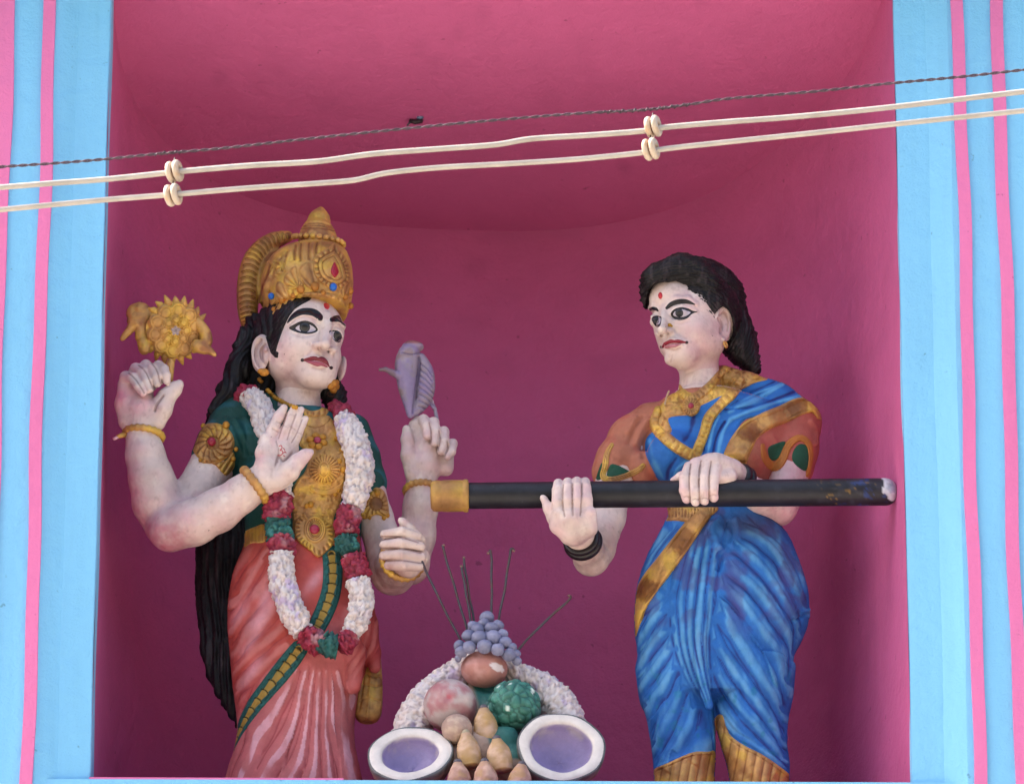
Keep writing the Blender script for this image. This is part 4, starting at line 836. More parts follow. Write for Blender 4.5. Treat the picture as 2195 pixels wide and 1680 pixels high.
# bangles
ring('bangle', 308, 932, 237, 41, 6.5, (.12, -.05, 1), gs, bumps=20, amp=.16)
v, f = tube(WA([(272, 930, 225), (258, 934, 218), (250, 937, 214)]), [7, 5.5, 4], 10); mesh('bangle_clasp', v, f, 'gold', gs, goldcol(v, 3))
v, f = tube(WA([(252, 937, 215), (243, 941, 212)]), [4, 3.4], 10); mesh('clasp_tip', v, f, 'skin', gs, hexc('d8a8b4'))
ring('bangle', 547, 1040, 189, 41, 8, W(556, 1032, 188)-W(520, 1058, 196), gs, bumps=18, amp=.16)
ring('bangle', 902, 1050, 358, 34, 6.5, (-.05, .1, 1), gs, bumps=20, amp=.16)
ring('bangle', 862, 1200, 222, 45, 6.5, W(850, 1212, 255)-W(864, 1190, 205), gs, bumps=22, amp=.22)
# painted sign in the palm
PT = (tB,)
for pts in (C3([(405, 530), (420, 525), (426, 545), (412, 560), (428, 565), (430, 585), (410, 600), (394, 598)]), C3([(437, 545), (446, 560)]), C3([(438, 580), (448, 572), (456, 580)]), C3([(436, 600), (446, 604)])):
    patch('palm_mark', S_line([(x, y, 1.0) for x, y in pts]), PT, 'gloss', gs, hexc('b02838'), t=.5, edge=1, step=.7)

# ------------------------------------------------------------------ garlands
PCOL = {'w': hexc('d8cdcb'), 'r': hexc('8f2740'), 'g': hexc('1f5552')}
def garland(name, pts, kind, parent, cell=10., amp=5.5, seed=1, label=None):
    P = spline(pts, 14); P[:, 3] *= .88; W3 = np.array([W(x, y, Y) for x, y, Y, r in P]); 
    v, f = tube(W3, P[:, 3], 56, True); nP = len(P)
    cen = np.vstack([np.repeat(W3, 56, 0), W3[:1], W3[-1:]]); d = v-cen; d /= np.linalg.norm(d, axis=1)[:, None]+1e-6
    wv = v+np.stack([fbm(v/12., 2, seed+k*9) for k in (0, 1, 2)], 1)*5
    f1, f2, h, of = vorov(wv/cell*np.array([1.25, 1, .8]), seed); q1 = h*6.28; dr = np.stack([np.cos(q1), 0*q1, np.sin(q1)], 1)
    e = amp*(.75*h+1.1*(of*dr).sum(1)+sst(f2-f1, 0, .25)*.35-.35*f1)+1.3*fbm(v/5., 2, seed)+2.6*(.5-np.minimum(np.abs(fbm(v/np.array([9., 9, 6]), 2, seed+5))*2.6, 1))
    v = v+d*e[:, None]
    c = np.tile(PCOL[kind], (len(v), 1)); n = fbm(v/35., 2, seed+2)
    if kind == 'w': c = colmix(c, hexc('b9a3cf'), sst(n, .05, .35)*.75*(h < .55)); c = colmix(c, hexc('e3c9bd'), (h > .7)*.4); c = colmix(c, hexc('9a7f88'), sst(.10-(f2-f1), 0, .08)*.55)
    if kind == 'w': c = colmix(c, hexc('e6dcda'), sst(of[:, 2], .1, .4)*.4)
    else: c = c*(.75+.5*h)[:, None]; c = colmix(c, hexc('d8c0c4') if kind == 'r' else hexc('5fb0a8'), sst(n, .25, .5)*.3)
    return mesh(name, v, f, 'petal', parent, np.clip(c, 0, .85))
def garl(parts, parent):
    for i, (k, pts) in enumerate(parts): garland({'w': 'white_petals', 'r': 'crimson_petals', 'g': 'green_petals'}[k], pts, k, parent, 12.5 if k == 'w' else 13, 6.5 if k == 'w' else 7.5, 3+i*17)
garl([('r', [(512, 852, 300, 13), (526, 846, 285, 20), (542, 848, 272, 20)]), ('w', [(538, 850, 274, 23), (556, 876, 250, 27), (572, 915, 225, 26), (588, 970, 206, 26), (600, 1030, 205, 25), (604, 1066, 208, 25)]),
      ('r', [(604, 1064, 206, 27), (596, 1090, 204, 29), (592, 1116, 206, 27)]), ('g', [(594, 1114, 208, 25), (598, 1138, 208, 26), (600, 1158, 208, 25)]), ('r', [(602, 1156, 204, 27), (604, 1176, 202, 27), (604, 1194, 202, 26)]),
      ('w', [(603, 1190, 198, 26), (605, 1240, 192, 28), (618, 1290, 186, 29), (636, 1330, 182, 27), (648, 1358, 182, 22)]),
      ('r', [(654, 1356, 180, 22), (672, 1372, 178, 25), (690, 1384, 178, 23)]), ('g', [(694, 1372, 176, 22), (712, 1385, 174, 25), (724, 1388, 175, 21)]), ('r', [(728, 1388, 178, 20), (742, 1376, 178, 23), (752, 1362, 180, 20)]),
      ('w', [(746, 1366, 184, 14), (762, 1340, 186, 23), (776, 1290, 190, 25), (768, 1246, 194, 25)]), ('r', [(772, 1240, 196, 24), (764, 1216, 198, 24), (756, 1194, 200, 24)]), ('g', [(754, 1186, 200, 20), (744, 1164, 202, 21), (742, 1150, 202, 20)]), ('r', [(744, 1146, 202, 24), (744, 1118, 204, 26), (752, 1092, 206, 25)]),
      ('w', [(754, 1088, 208, 24), (766, 1050, 205, 30), (772, 1005, 206, 31), (762, 955, 214, 31), (748, 918, 230, 28), (740, 900, 246, 24)]), ('r', [(740, 898, 254, 22), (728, 882, 275, 18), (718, 872, 300, 14)])], gs)

# ------------------------------------------------------------------ discus and conch
C8 = crop(241.2, .2074, 616.3)
dc = W(*C8([(640, 440)])[0], 225)
dse = empty('discus', dc-[0, 0, 75], 'gold flower discus with pointed rim held up in the raised hand near the left wall', 'discus')
dn = -FW*.95+RT*.28+UP*-.10; dn /= np.linalg.norm(dn); du = np.cross(UP, dn); du /= np.linalg.norm(du); dv = np.cross(dn, du)
nr, na = 46, 150; V = []; Cc = []
for sgn in (1, -1):
    for i in range(nr+1):
        r = 63*i/nr
        for j in range(na):
            a = 6.2832*j/na; x, y = r*math.cos(a), r*math.sin(a); h = 6*(1-(r/66)**4)
            for (n, rc, rp, A, ph) in ((10, 45, 18.5, 7.5, .2), (8, 24, 12.5, 8, 0)):
                k = round((a-ph)/(6.2832/n)); ak = ph+k*6.2832/n; d = math.hypot(x-rc*math.cos(ak), y-rc*math.sin(ak))/rp
                if d < 1: h = max(h, 6+A*(1-d**3)+(2.2 if .68 < d < .86 else 0)-(2 if .55 < d < .68 else 0)+(2 if n == 8 else 0))
            if r < 13: h = max(h, 13+2*math.sin(a*9))
            if r < 9: h = 11+1.2*math.sin(a*5+r)
            if sgn < 0: h = -6*(1-(r/66)**4)
            V.append(dc+du*x*1.02+dv*y+dn*h); Cc.append((0.45, .36, .38) if (sgn > 0 and r < 9.5+1.5*math.sin(a*5)) else (-1, 0, 0))
V = np.array(V); Cc = np.array(Cc); g = goldcol(V, 9, .5); Cc = np.where(Cc[:, :1] < 0, g, Cc); M0 = (nr+1)*na; F = []
for q in (0, 1):
    for i in range(nr):
        for j in range(na):
            a, b, c, d = q*M0+i*na+j, q*M0+(i+1)*na+j, q*M0+(i+1)*na+(j+1) % na, q*M0+i*na+(j+1) % na; F.append((a, b, c, d) if q == 0 else (d, c, b, a))
mesh('flower_disc', V, F, 'gold', dse, Cc)
for k in range(22):
    a = 6.2832*k/22+.1
    if abs(((a/6.2832*360+180+8) % 360)-180) < 17 or abs(((a/6.2832*360-172+180) % 360)-180) < 20: continue
    d0 = du*math.cos(a)+dv*math.sin(a); t0 = -du*math.sin(a)+dv*math.cos(a); L = 15+3*math.sin(k*2.3)
    v, f = tube([dc+d0*56-dn*3, dc+d0*66-dn*3+t0*1, dc+d0*(62+L)-dn*3+t0*(5+2*math.sin(k))], [11, 7.5, 1.5], 10); mesh('rim_spike', v, f, 'gold', dse, goldcol(v, 5))
Fl = Field(W(250, 790, 180)+[0, 0, -10], W(475, 640, 270)+[0, 10, 20], 1.6)
for pts in ([(370, 300, 15), (300, 240, 18), (220, 240, 14), (200, 290, 12)], [(330, 340, 16), (250, 320, 16), (205, 350, 12)], [(300, 400, 15), (240, 380, 14), (200, 410, 10), (150, 470, 8), (100, 530, 5)], [(300, 460, 14), (290, 520, 12)], [(320, 570, 14), (330, 640, 12)], [(880, 360, 12), (950, 450, 12), (975, 540, 12), (960, 610, 11), (1050, 690, 4)], [(880, 600, 14), (940, 630, 12), (1000, 650, 8), (1060, 695, 4)], [(600, 770, 8), (600, 860, 7), (590, 1000, 7)]):
    Fl.chain([(*W(x, y, 226), r) for x, y, r in C8(pts)], 4, 3)
add('flame_arms', Fl, 'gold', dse, lambda V, N, D: goldcol(V, 7, .9), 1, 1.2, 8)
cp = W(*C5([(360, 520)])[0], 335)
ce = empty('conch_shell', cp, 'pale purple conch shell with a side spout held up in the far raised hand', 'conch shell')
Cs = Field(W(805, 900, 260)+[0, 0, -10], W(955, 715, 390)+[0, 10, 20], 1.5)
Cs.chain([(*W(x, y, 322), r) for x, y, r in C5([(330, 165, 24), (318, 220, 26), (318, 290, 23), (322, 360, 19), (330, 430, 13), (338, 505, 7)])], 4, 4)
Cs.chain([(*W(x, y, 330), r) for x, y, r in C5([(395, 190, 13), (420, 260, 18), (424, 340, 20), (415, 410, 17), (380, 470, 11), (355, 500, 6)])], 3, 4)
Cs.ell(W(*C5([(352, 122)])[0], 325), (24, 22, 11), None, 4); Cs.ell(W(*C5([(340, 104)])[0], 322), (13, 12, 6), None, 2)
Cs.chain([(*W(x, y, Y), r) for x, y, Y, r in C5([(275, 285, 310, 9), (235, 265, 305, 7), (200, 248, 300, 5), (168, 250, 296, 4)])], 3)
Cs.chain([(*W(x, y, 335), r) for x, y, r in C5([(455, 430, 5), (475, 470, 4), (488, 530, 4)])], 3)
def cnc(V, N, D): n = fbm(V/22., 3, 5); C = np.tile(hexc('958798'), (len(V), 1)); C = colmix(C, hexc('8a76a4'), sst(n, -.1, .3)*.6); u, v = uvof(V); C = colmix(C, hexc('8d7370'), sst(-n, -.05, .3)*.6*(u < 885)); C = colmix(C, hexc('6b5358'), sst(852-u, 0, 8)*.7); C = colmix(C, hexc('8a4a44'), sst(738-v, 0, 4)*.8); return colmix(C, hexc('54406a'), sst(-D, .6, 3)*.5)
cst = [(C5([(388, 180), (385, 260), (365, 380), (352, 490)]), 2.2, -5, 1)]
for k in range(8): y = 215+k*34; cst.append((C5([(396-k*2, y), (430, y+22), (470-abs(k-4)*3, y+62)]), 2.0, -2.6, 1)); cst.append((C5([(398-k*2, y+16), (430, y+38), (468-abs(k-4)*3, y+78)]), 2.2, 2.0, 1))
cst.append((C5([(290, 150), (350, 160), (410, 150)]), 2, -3, 1))
add('shell', Cs, 'fruit', ce, cnc, 1, .5, 8, cst)
# ------------------------------------------------------------------ right statue
rs = empty('woman_statue', W(1540, 1700, 330), 'painted statue of a black-haired woman in a blue sari holding the long pole', 'statue')
RA = axes(-45, -6, 0); RC = W(1490, 704, 300); K = .9
Hq = Field(W(1355, 850, 150)+[0, 0, -30], W(1610, 560, 450)+[0, 60, 60], 1.6)
head(Hq, RC, RA, K)
for x, y, Y, r in ((1438, 642, 262, 48), (1442, 700, 262, 42), (1462, 752, 262, 34)): Hq.ell(W(x, y, Y), (r, r, r), RA, 18)
bs = lambda x, y, l=0.: Hq.hit(x, y, l)
QN = D1([(600, 790), (638, 740), (710, 720), (782, 732), (830, 756), (882, 767), (822, 790), (772, 836), (700, 856), (636, 840)])
QF = D1([(403, 840), (440, 808), (500, 815), (505, 850), (495, 905), (465, 928), (430, 900)])
e1, e2 = bs(1457, 672), bs(1408, 689)
Hq.ell(bs(1457, 670, 10), (24, 13, 14), RA, 9, 'sub'); Hq.ell(bs(1409, 686, 10), (18, 12, 13), RA, 9, 'sub')
Hq.ell(e1+FW*13, (22, 15, 13), RA, 5); Hq.ell(e2+FW*12, (16, 14, 13), RA, 5)
for pts, r in ((D1([(570, 700), (660, 640), (780, 640), (850, 690)]), 6.), (D1([(390, 730), (430, 715), (475, 745)]), 5.5)): Hq.chain([(*bs(x, y, -2), r) for x, y in pts], 8)
for pts, r in ((D1([(600, 785), (640, 730), (720, 708), (800, 728), (860, 760)]), 3.2), (D1([(405, 815), (445, 790), (505, 805)]), 2.8), (D1([(650, 858), (720, 862), (790, 825)]), 2.4)): Hq.chain([(*bs(x, y, .5), r) for x, y in pts], 4)
b0, b1, b2, b3 = bs(1423, 662, -2), bs(1422, 680, 5), bs(1419, 696, 16), bs(1419, 706, 26)
Hq.chain([(*b0, 7), (*b1, 7.5), (*b2, 9.5), (*b3, 11)], 8)
Hq.ell(bs(1435, 711, 6), (10, 13, 8), RA, 5); Hq.ell(bs(1412, 716, 1), (6, 9, 7), RA, 6)
for x, y, r in ((1431, 716, 3.8), (1418, 720, 3.4)): Hq.cone(Hq.hit(x, y, 3), Hq.hit(x, y, -8), r, r*.7, 2, 'sub')
Hq.ell(bs(1442, 739, -12), (26, 17, 19), RA, 12)
Hq.chain([(*Hq.hit(x, y, .5), r) for x, y, r in D1([(515, 1130, 2), (545, 1090, 4), (590, 1068, 4.6), (640, 1062, 4.4), (700, 1068, 3.8), (765, 1082, 2)])], 3.5)
Hq.chain([(*Hq.hit(x, y, .8), r) for x, y, r in D1([(545, 1128, 2.5), (600, 1125, 5), (650, 1122, 5), (710, 1108, 3)])], 3.5)
Hq.chain([(*Hq.hit(x, y, .3), 1.5) for x, y in D1([(520, 1130), (570, 1100), (640, 1092), (760, 1086)])], 2, 0, 'sub')
Hq.ell(Hq.hit(1442, 768, -12), (20, 15, 14), RA, 11)
ear(Hq, 1549, 695, 272, (.55, -.84, 0), 21, 40, D1([(1075, 830, 3), (1100, 760, 3.4), (1150, 730, 3.6), (1205, 790, 3.8), (1235, 880, 3.8), (1230, 980, 3.6), (1195, 1040, 4), (1140, 1060, 5)]))
Hq.cone(W(1497, 760, 312), W(1502, 850, 335), 42, 46, 14)
Bq = Field(W(1140, 1290, 40)+[0, 0, -10], W(1800, 760, 470)+[0, 0, 60], 2.2)
Bq.cone(W(1500, 800, 322), W(1502, 880, 335), 43, 56, 10)
Bq.loft([(850, 1440, 1600, 335, 60), (920, 1400, 1680, 335, 75), (1000, 1410, 1660, 330, 78), (1090, 1440, 1630, 330, 75), (1300, 1420, 1650, 330, 85)], 10)
Bq.chain([(*W(1345, 960, 330), 45), (*W(1318, 1030, 318), 40), (*W(1303, 1110, 295), 37), (*W(1280, 1175, 268), 38), (*W(1268, 1196, 250), 37)], 12)
Bq.chain([(*W(1266, 1194, 248), 37), (*W(1257, 1175, 205), 34), (*W(1246, 1155, 170), 31), (*W(1240, 1140, 150), 32)], 12)
Bq.chain([(*W(1705, 940, 330), 46), (*W(1692, 1010, 318), 42), (*W(1678, 1065, 300), 40), (*W(1668, 1085, 285), 40)], 12)
Bq.chain([(*W(1668, 1085, 280), 40), (*W(1630, 1064, 240), 34), (*W(1595, 1040, 200), 29), (*W(1575, 1020, 175), 27), (*W(1555, 1010, 160), 28)], 12)
# left hand gripping from below
PY = 140
hand(Bq, [
    (D4([(705, 350, 118, 35), (700, 310, 104, 33)]), 10), (D4([(640, 330, 108, 20), (640, 280, 94, 16)]), 12), (D4([(770, 340, 108, 22), (775, 280, 94, 17)]), 12),
    (D4([(640, 300, 98, 12), (636, 230, 88, 13), (636, 175, 92, 12), (640, 148, 112, 10.5), (645, 146, 140, 9)]), 2.5),
    (D4([(682, 300, 94, 12), (680, 220, 84, 13), (680, 165, 90, 12), (682, 142, 112, 10.5), (686, 140, 140, 9)]), 2.5),
    (D4([(724, 300, 94, 12), (724, 220, 84, 13), (722, 162, 90, 12), (722, 138, 112, 10.5), (724, 136, 140, 9)]), 2.5),
    (D4([(768, 300, 98, 12), (764, 220, 88, 13), (760, 165, 94, 12), (758, 140, 114, 10.5), (758, 138, 140, 9)]), 2.5),
    (D4([(620, 300, 112, 15), (598, 255, 106, 12), (578, 215, 104, 7), (570, 206, 104, 5)]), 6)])
# right hand gripping from above
hand(Bq, [
    (D4([(1395, 95, 150, 29), (1350, 80, 130, 28), (1310, 70, 118, 26)]), 12), (D4([(1250, 75, 112, 22), (1330, 60, 116, 22)]), 12), (D4([(1390, 120, 120, 17), (1340, 120, 104, 14)]), 10),
    (D4([(1215, 75, 106, 13), (1196, 125, 92, 12.5), (1194, 175, 90, 12), (1204, 215, 98, 10)]), 2.5),
    (D4([(1250, 65, 102, 13), (1236, 125, 88, 12.5), (1234, 185, 87, 12), (1242, 226, 96, 10)]), 2.5),
    (D4([(1292, 65, 102, 13), (1280, 125, 88, 12.5), (1276, 180, 87, 12), (1282, 222, 96, 10)]), 2.5),
    (D4([(1335, 75, 104, 13), (1324, 125, 90, 12.5), (1318, 175, 89, 12), (1322, 208, 98, 10.5)]), 2.5),
    (D4([(1230, 95, 128, 13), (1180, 115, 122, 10), (1142, 131, 122, 5.5)]), 6)])
qb, qf = Bq.mesh(); qb = relax(qb, qf, 1); qh, qhf = Hq.mesh(); qh = relax(qh, qhf, 1)
nail = [(D4(p), 1.8, -2.4, 1) for p in ([(1222, 60), (1214, 130), (1218, 235)], [(1268, 45), (1257, 130), (1262, 238)], [(1312, 50), (1302, 130), (1304, 232)], [(660, 150), (658, 230), (668, 290)], [(702, 145), (702, 220), (704, 285)], [(744, 145), (743, 220), (738, 285)])]+[(D4([(x-13, y-8), (x, y-13), (x+13, y-8)]), 1.6, -1.6, 1) for x, y in ((1203, 215), (1243, 226), (1283, 222), (1322, 208))]
qb, Dq = strokes(qb, qf, nail); qb = rough(qb, qf)
qh, Dh2 = strokes(qh, qhf, [(D1(p), w, a, 1) for p, w, a in (([(580, 730), (680, 668), (790, 672), (860, 715)], 2.2, -1.6), ([(395, 765), (440, 752), (480, 775)], 2, -1.3), ([(610, 870), (700, 890), (800, 860)], 2.8, -1.0), ([(640, 950), (680, 1000), (760, 1040)], 4, -1.2), ([(560, 1150), (640, 1165), (700, 1140)], 3.5, -1.6), ([(1110, 800), (1160, 780), (1195, 860), (1190, 960)], 2.4, -3.0), ([(1100, 840), (1130, 900), (1120, 980)], 3.2, -4.0), ([(620, 1210), (600, 1290)], 3, -1.4))]); qh = rough(qh, qhf, .3)
PQ = [(1700, 1100, 60, .55, 'c87f92'), (1660, 1110, 40, .5, 'c98090'), (1680, 1020, 35, .4, 'd898a8'), (1265, 1200, 45, .75, '8a6a66'), (1240, 1130, 40, .35, 'a08a80'), (1290, 1170, 30, .5, '9a8078'), (1205, 1110, 35, .25, 'a99a90'), (1700, 1000, 25, .5, 'dd9bb0')]
QH = [(1500, 725, 34, .6, 'cf98a4'), (1480, 705, 30, .35, 'd4a0aa'), (1535, 700, 20, .35, 'c8929c'), (1530, 755, 26, .5, '9a7a78'), (1500, 775, 34, .5, 'a8888a'), (1437, 716, 12, .4, '9a7068'), (1420, 660, 14, .3, 'd4a4ac'), (1515, 790, 30, .45, 'c290a0'), (1440, 775, 18, .25, 'b8a09a')]
mesh('body', np.vstack([qb, qh]), np.vstack([qf, qhf+len(qb)]), 'skin', rs, np.vstack([colmix(skincol(qb, None, 21, PQ), hexc('86685f'), sst(-Dq, .5, 2.2)*.75), colmix(skincol(qh, None, 23, QH), hexc('a07c78'), sst(-Dh2, .4, 2.2)*.6)]))
qB, qH = bvh(qb, qf), bvh(qh, qhf)
L2 = lambda name, S, col, **kw: lift(name, S, col, kw.pop('trees', (qH,)), parent=rs, **kw)
eye(QN, D1([(690, 780)])[0], 9.2, 9.0, D1([(625, 795), (655, 755), (720, 742), (775, 757), (808, 775), (760, 812), (700, 825), (650, 818)]), qH, rs)
eye(QF, D1([(450, 855)])[0], 6.6, 8.8, D1([(415, 845), (445, 826), (495, 830), (492, 880), (470, 900), (440, 888)]), qH, rs)
L2('eyebrow', S_line(D1([(560, 728, 3.2), (610, 687, 5), (680, 664, 5.6), (750, 661, 5.2), (800, 673, 3.6), (850, 692, 1.2)])), BLK, t=1.4)
L2('eyebrow', S_line(D1([(382, 750, 3), (410, 735, 3.8), (445, 738, 3.6), (468, 757, 2)])), BLK, t=1.4, jump=30)
L2('upper_lip', S_poly(D1([(505, 1130), (525, 1090), (560, 1070), (600, 1052), (640, 1058), (680, 1052), (740, 1070), (775, 1078), (770, 1092), (700, 1090), (640, 1088), (570, 1105), (525, 1142)])), hexc('8a2336'), t=1.2)
L2('lower_lip', S_poly(D1([(535, 1135), (580, 1105), (640, 1092), (720, 1092), (690, 1115), (650, 1135), (600, 1140), (560, 1150)])), hexc('b0707a'), t=.9)
for p in D1([(765, 1084), (508, 1132)]): L2('mouth_corner', S_poly([(p[0]+3.8*math.cos(a), p[1]+3.4*math.sin(a)) for a in np.arange(0, 6.2, .8)]), hexc('2a1018'), t=1.2)
gem('forehead_mark', *D1([(496, 600)])[0], 5.5, 7.2, hexc('b52c36'), (qH,), rs, -1.5)
gem('nose_stud', *D1([(590, 903)])[0], 4.6, 3.4, hexc('c8962c'), (qH,), rs, 0, 'gold'); gem('nose_stud', *D1([(612, 915)])[0], 2.4, 2.2, hexc('c8962c'), (qH,), rs, 0, 'gold')
ring('earring_hoop', *D1([(1168, 1105)])[0], 262, 6.5, 2.0, (.8, -.5, .1), rs, col=GOLD, bumps=1, amp=0)
# hair
Hw = Field(W(1365, 850, 150)+[0, 0, -30], W(1650, 545, 520)+[0, 90, 110], 2.0)
Hw.ell(RC+np.array([0, 20, 46])@RA*K, (90, 100, 92), RA)
Hw.chain([(*W(x, y, Y), r) for x, y, Y, r in D1([(600, 330, 240, 26), (470, 385, 225, 27), (375, 490, 238, 20), (345, 590, 256, 12), (338, 650, 264, 9), (350, 715, 272, 6)])], 12, 3)
Hw.chain([(*W(x, y, Y), r) for x, y, Y, r in D1([(430, 420, 218, 24), (620, 335, 225, 32), (820, 360, 235, 38), (980, 520, 250, 36)])], 14, 3)
Hw.chain([(*W(x, y, Y), r) for x, y, Y, r in D1([(900, 480, 330, 62), (1080, 600, 350, 60), (1190, 850, 360, 47), (1290, 1050, 360, 44), (1360, 1200, 358, 32), (1440, 1310, 356, 20), (1485, 1360, 354, 12)])], 14, 3)
wv_, wf_ = Hw.mesh(); wv_ = relax(wv_, wf_, 1)
# clear the face: pull hair below the hairline back into the head
u, v = uvof(wv_); N = vnorm(wv_, wf_)
HL = D1([(340, 720), (368, 600), (375, 545), (400, 515), (445, 478), (500, 462), (570, 466), (630, 452), (690, 475), (755, 500), (725, 545), (800, 568), (860, 600), (905, 670), (940, 740), (970, 810), (990, 880), (1008, 935), (1040, 925), (1058, 850), (1075, 780), (1140, 712), (1200, 760), (1240, 860), (1245, 960), (1215, 1050), (1180, 1150), (1130, 1200), (1000, 1500), (0, 1500), (0, 900), (330, 800)])
inn = polysdf(u, v, np.array(HL)); near = wv_[:, 1] < 330
q = sst(inn, -2.0, 1.5)*near
ang = np.arctan2(v-640, u-1500); flow = np.hypot(u-1475, (v-700)*1.1)
gr = .9*np.sin(flow*.95+5*fbm(np.stack([u*.03, v*.03, u*0], 1), 3, 4))+3.2*fbm(np.stack([flow*.25, ang*4.0, u*0], 1), 3, 6)+1.6*fbm(wv_/5., 2, 6)
wv_ = wv_+N*gr[:, None]*(1-q)[:, None]+FW*(q*42)[:, None]
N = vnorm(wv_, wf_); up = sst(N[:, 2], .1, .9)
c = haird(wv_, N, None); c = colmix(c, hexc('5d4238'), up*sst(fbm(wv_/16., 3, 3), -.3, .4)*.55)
mesh('hair', wv_, wf_, 'hair', rs, c)
# blouse with sleeves
ORG = hexc('b4715a')
Bs = Field(W(1240, 1260, 150)+[0, 0, -10], W(1790, 780, 470)+[0, 40, 60], 2.4)
Bs.loft([(852, 1440, 1585, 335, 58), (868, 1410, 1650, 335, 72), (900, 1385, 1715, 335, 82), (950, 1380, 1725, 335, 88), (1000, 1392, 1690, 332, 88), (1060, 1418, 1650, 330, 82), (1100, 1432, 1640, 328, 82), (1150, 1425, 1660, 328, 86)], 0)
for x, Y in ((1440, 262), (1590, 262)): Bs.ell(W(x, 978, Y), (54, 50, 56), None, 24)
Bs.chain([(*W(1550, 812, 345), 30), (*W(1600, 832, 340), 34), (*W(1665, 852, 338), 36)], 14)
Bs.ell(W(1378, 1005, 300), (30, 34, 40), None, 12)
Bs.chain([(*W(1395, 905, 335), 44), (*W(1352, 940, 330), 47), (*W(1325, 985, 322), 46), (*W(1312, 1012, 320), 45)], 14)
Bs.chain([(*W(1680, 875, 335), 46), (*W(1712, 905, 330), 48), (*W(1706, 960, 325), 48), (*W(1698, 1000, 320), 48)], 14)
def orc(V, N, D): n = fbm(V/30., 3, 8); u, v = uvof(V); C = np.tile(ORG, (len(V), 1)); C = colmix(C, hexc('b4584a'), sst(n, 0, .4)*.5); C = colmix(C, hexc('ac5652'), sst(u-1600, 0, 60)*.7); return colmix(C, hexc('7a3d2a'), sst(-n+D*-.1, .2, .6)*.4)
_, _, _, qBl = add('blouse', Bs, 'cloth', rs, orc, 2, 1.0, 18, [(D2(p), 6, a) for p, a in (([(480, 500), (420, 600), (380, 700)], 4), ([(440, 500), (390, 560), (340, 700)], -4), ([(400, 500), (330, 620)], 4), ([(500, 560), (440, 680), (430, 780)], -4), ([(1250, 600), (1300, 680), (1380, 640)], 3), ([(1500, 520), (1550, 600), (1540, 700)], 4))])
# skirt / dhoti-style drape
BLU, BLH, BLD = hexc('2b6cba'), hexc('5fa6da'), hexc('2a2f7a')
Sb = Field(W(1320, 1740, 150)+[0, 0, -60], W(1790, 1085, 480)+[0, 40, 40], 2.4)
Sb.loft([(1085, 1440, 1625, 328, 84), (1110, 1430, 1655, 328, 88), (1150, 1410, 1690, 328, 98), (1200, 1384, 1712, 328, 110), (1260, 1365, 1731, 328, 117), (1310, 1360, 1735, 328, 119), (1350, 1360, 1728, 328, 117), (1400, 1366, 1704, 328, 112), (1440, 1362, 1698, 328, 108), (1490, 1372, 1692, 328, 98), (1510, 1378, 1688, 328, 90)], 0)
Sb.loft([(1430, 1370, 1530, 330, 88), (1490, 1372, 1532, 330, 86), (1540, 1386, 1532, 330, 78), (1600, 1396, 1534, 330, 74), (1650, 1401, 1533, 330, 70), (1760, 1405, 1530, 330, 66)], 8)
Sb.loft([(1430, 1530, 1705, 325, 92), (1490, 1532, 1700, 325, 90), (1540, 1533, 1690, 325, 84), (1600, 1546, 1688, 325, 78), (1650, 1560, 1693, 325, 74), (1760, 1575, 1690, 325, 68)], 8)
Sb.chain([(*W(1520, 1120, 250), 20), (*W(1545, 1150, 232), 26), (*W(1525, 1185, 225), 20), (*W(1510, 1260, 214), 15), (*W(1500, 1360, 214), 14), (*W(1505, 1450, 224), 12), (*W(1520, 1512, 240), 9)], 12, 2)
GR = [D3(p) for p in ([(760, 100), (900, 180), (1020, 300), (1100, 450), (1150, 600)], [(730, 190), (880, 310), (1000, 450), (1090, 620), (1120, 760)], [(690, 290), (850, 440), (980, 600), (1070, 740), (1065, 900)], [(650, 410), (800, 560), (950, 740), (1040, 880), (1040, 1050)], [(635, 550), (760, 680), (890, 860), (980, 1050), (1020, 1220)], [(605, 700), (700, 870), (830, 1060), (950, 1240), (1020, 1400)], [(590, 860), (680, 1020), (800, 1190), (920, 1340), (1030, 1510)], [(585, 1010), (650, 1150), (760, 1300), (880, 1420), (1040, 1590)], [(590, 1180), (630, 1280), (700, 1380), (850, 1480), (1000, 1590)])]
GV = [D3(p) for p in ([(450, 200), (360, 430), (335, 600), (350, 800), (400, 980), (500, 1180)], [(485, 190), (410, 430), (385, 620), (395, 820), (445, 1000), (540, 1200)], [(520, 190), (460, 430), (435, 640), (440, 830), (485, 1020), (560, 1210)], [(555, 190), (515, 430), (490, 640), (485, 840), (525, 1030), (575, 1210)], [(595, 230), (570, 420), (550, 640), (535, 840), (555, 1030), (585, 1200)], [(640, 330), (620, 450), (600, 620), (575, 800), (575, 900), (590, 1150)])]
GL = [D3(p) for p in ([(400, 140), (290, 270), (200, 420), (140, 520)], [(350, 170), (250, 290), (180, 400), (140, 480)])]
GM = [D3(p) for p in ([(340, 560), (230, 640), (160, 740), (130, 830)], [(345, 650), (250, 760), (170, 860), (120, 980)], [(350, 760), (270, 880), (190, 980), (125, 1060)], [(365, 880), (300, 1000), (220, 1100), (160, 1160)], [(400, 1000), (340, 1130), (260, 1290), (220, 1420)], [(450, 1120), (400, 1280), (320, 1430), (240, 1560)], [(530, 1220), (500, 1350), (440, 1450), (400, 1510)])]
R1 = [(D3(p), 3, a) for p, a in (([(560, 1500), (400, 1520), (250, 1590)], 2.5), ([(660, 1290), (720, 1390), (860, 1470), (1000, 1560), (1050, 1630)], 2.5), ([(640, 1250), (720, 1360), (870, 1450), (1010, 1540)], -2), ([(1180, 660), (1100, 700), (1060, 720)], -5), ([(1190, 640), (1120, 660), (1090, 640)], 6))]
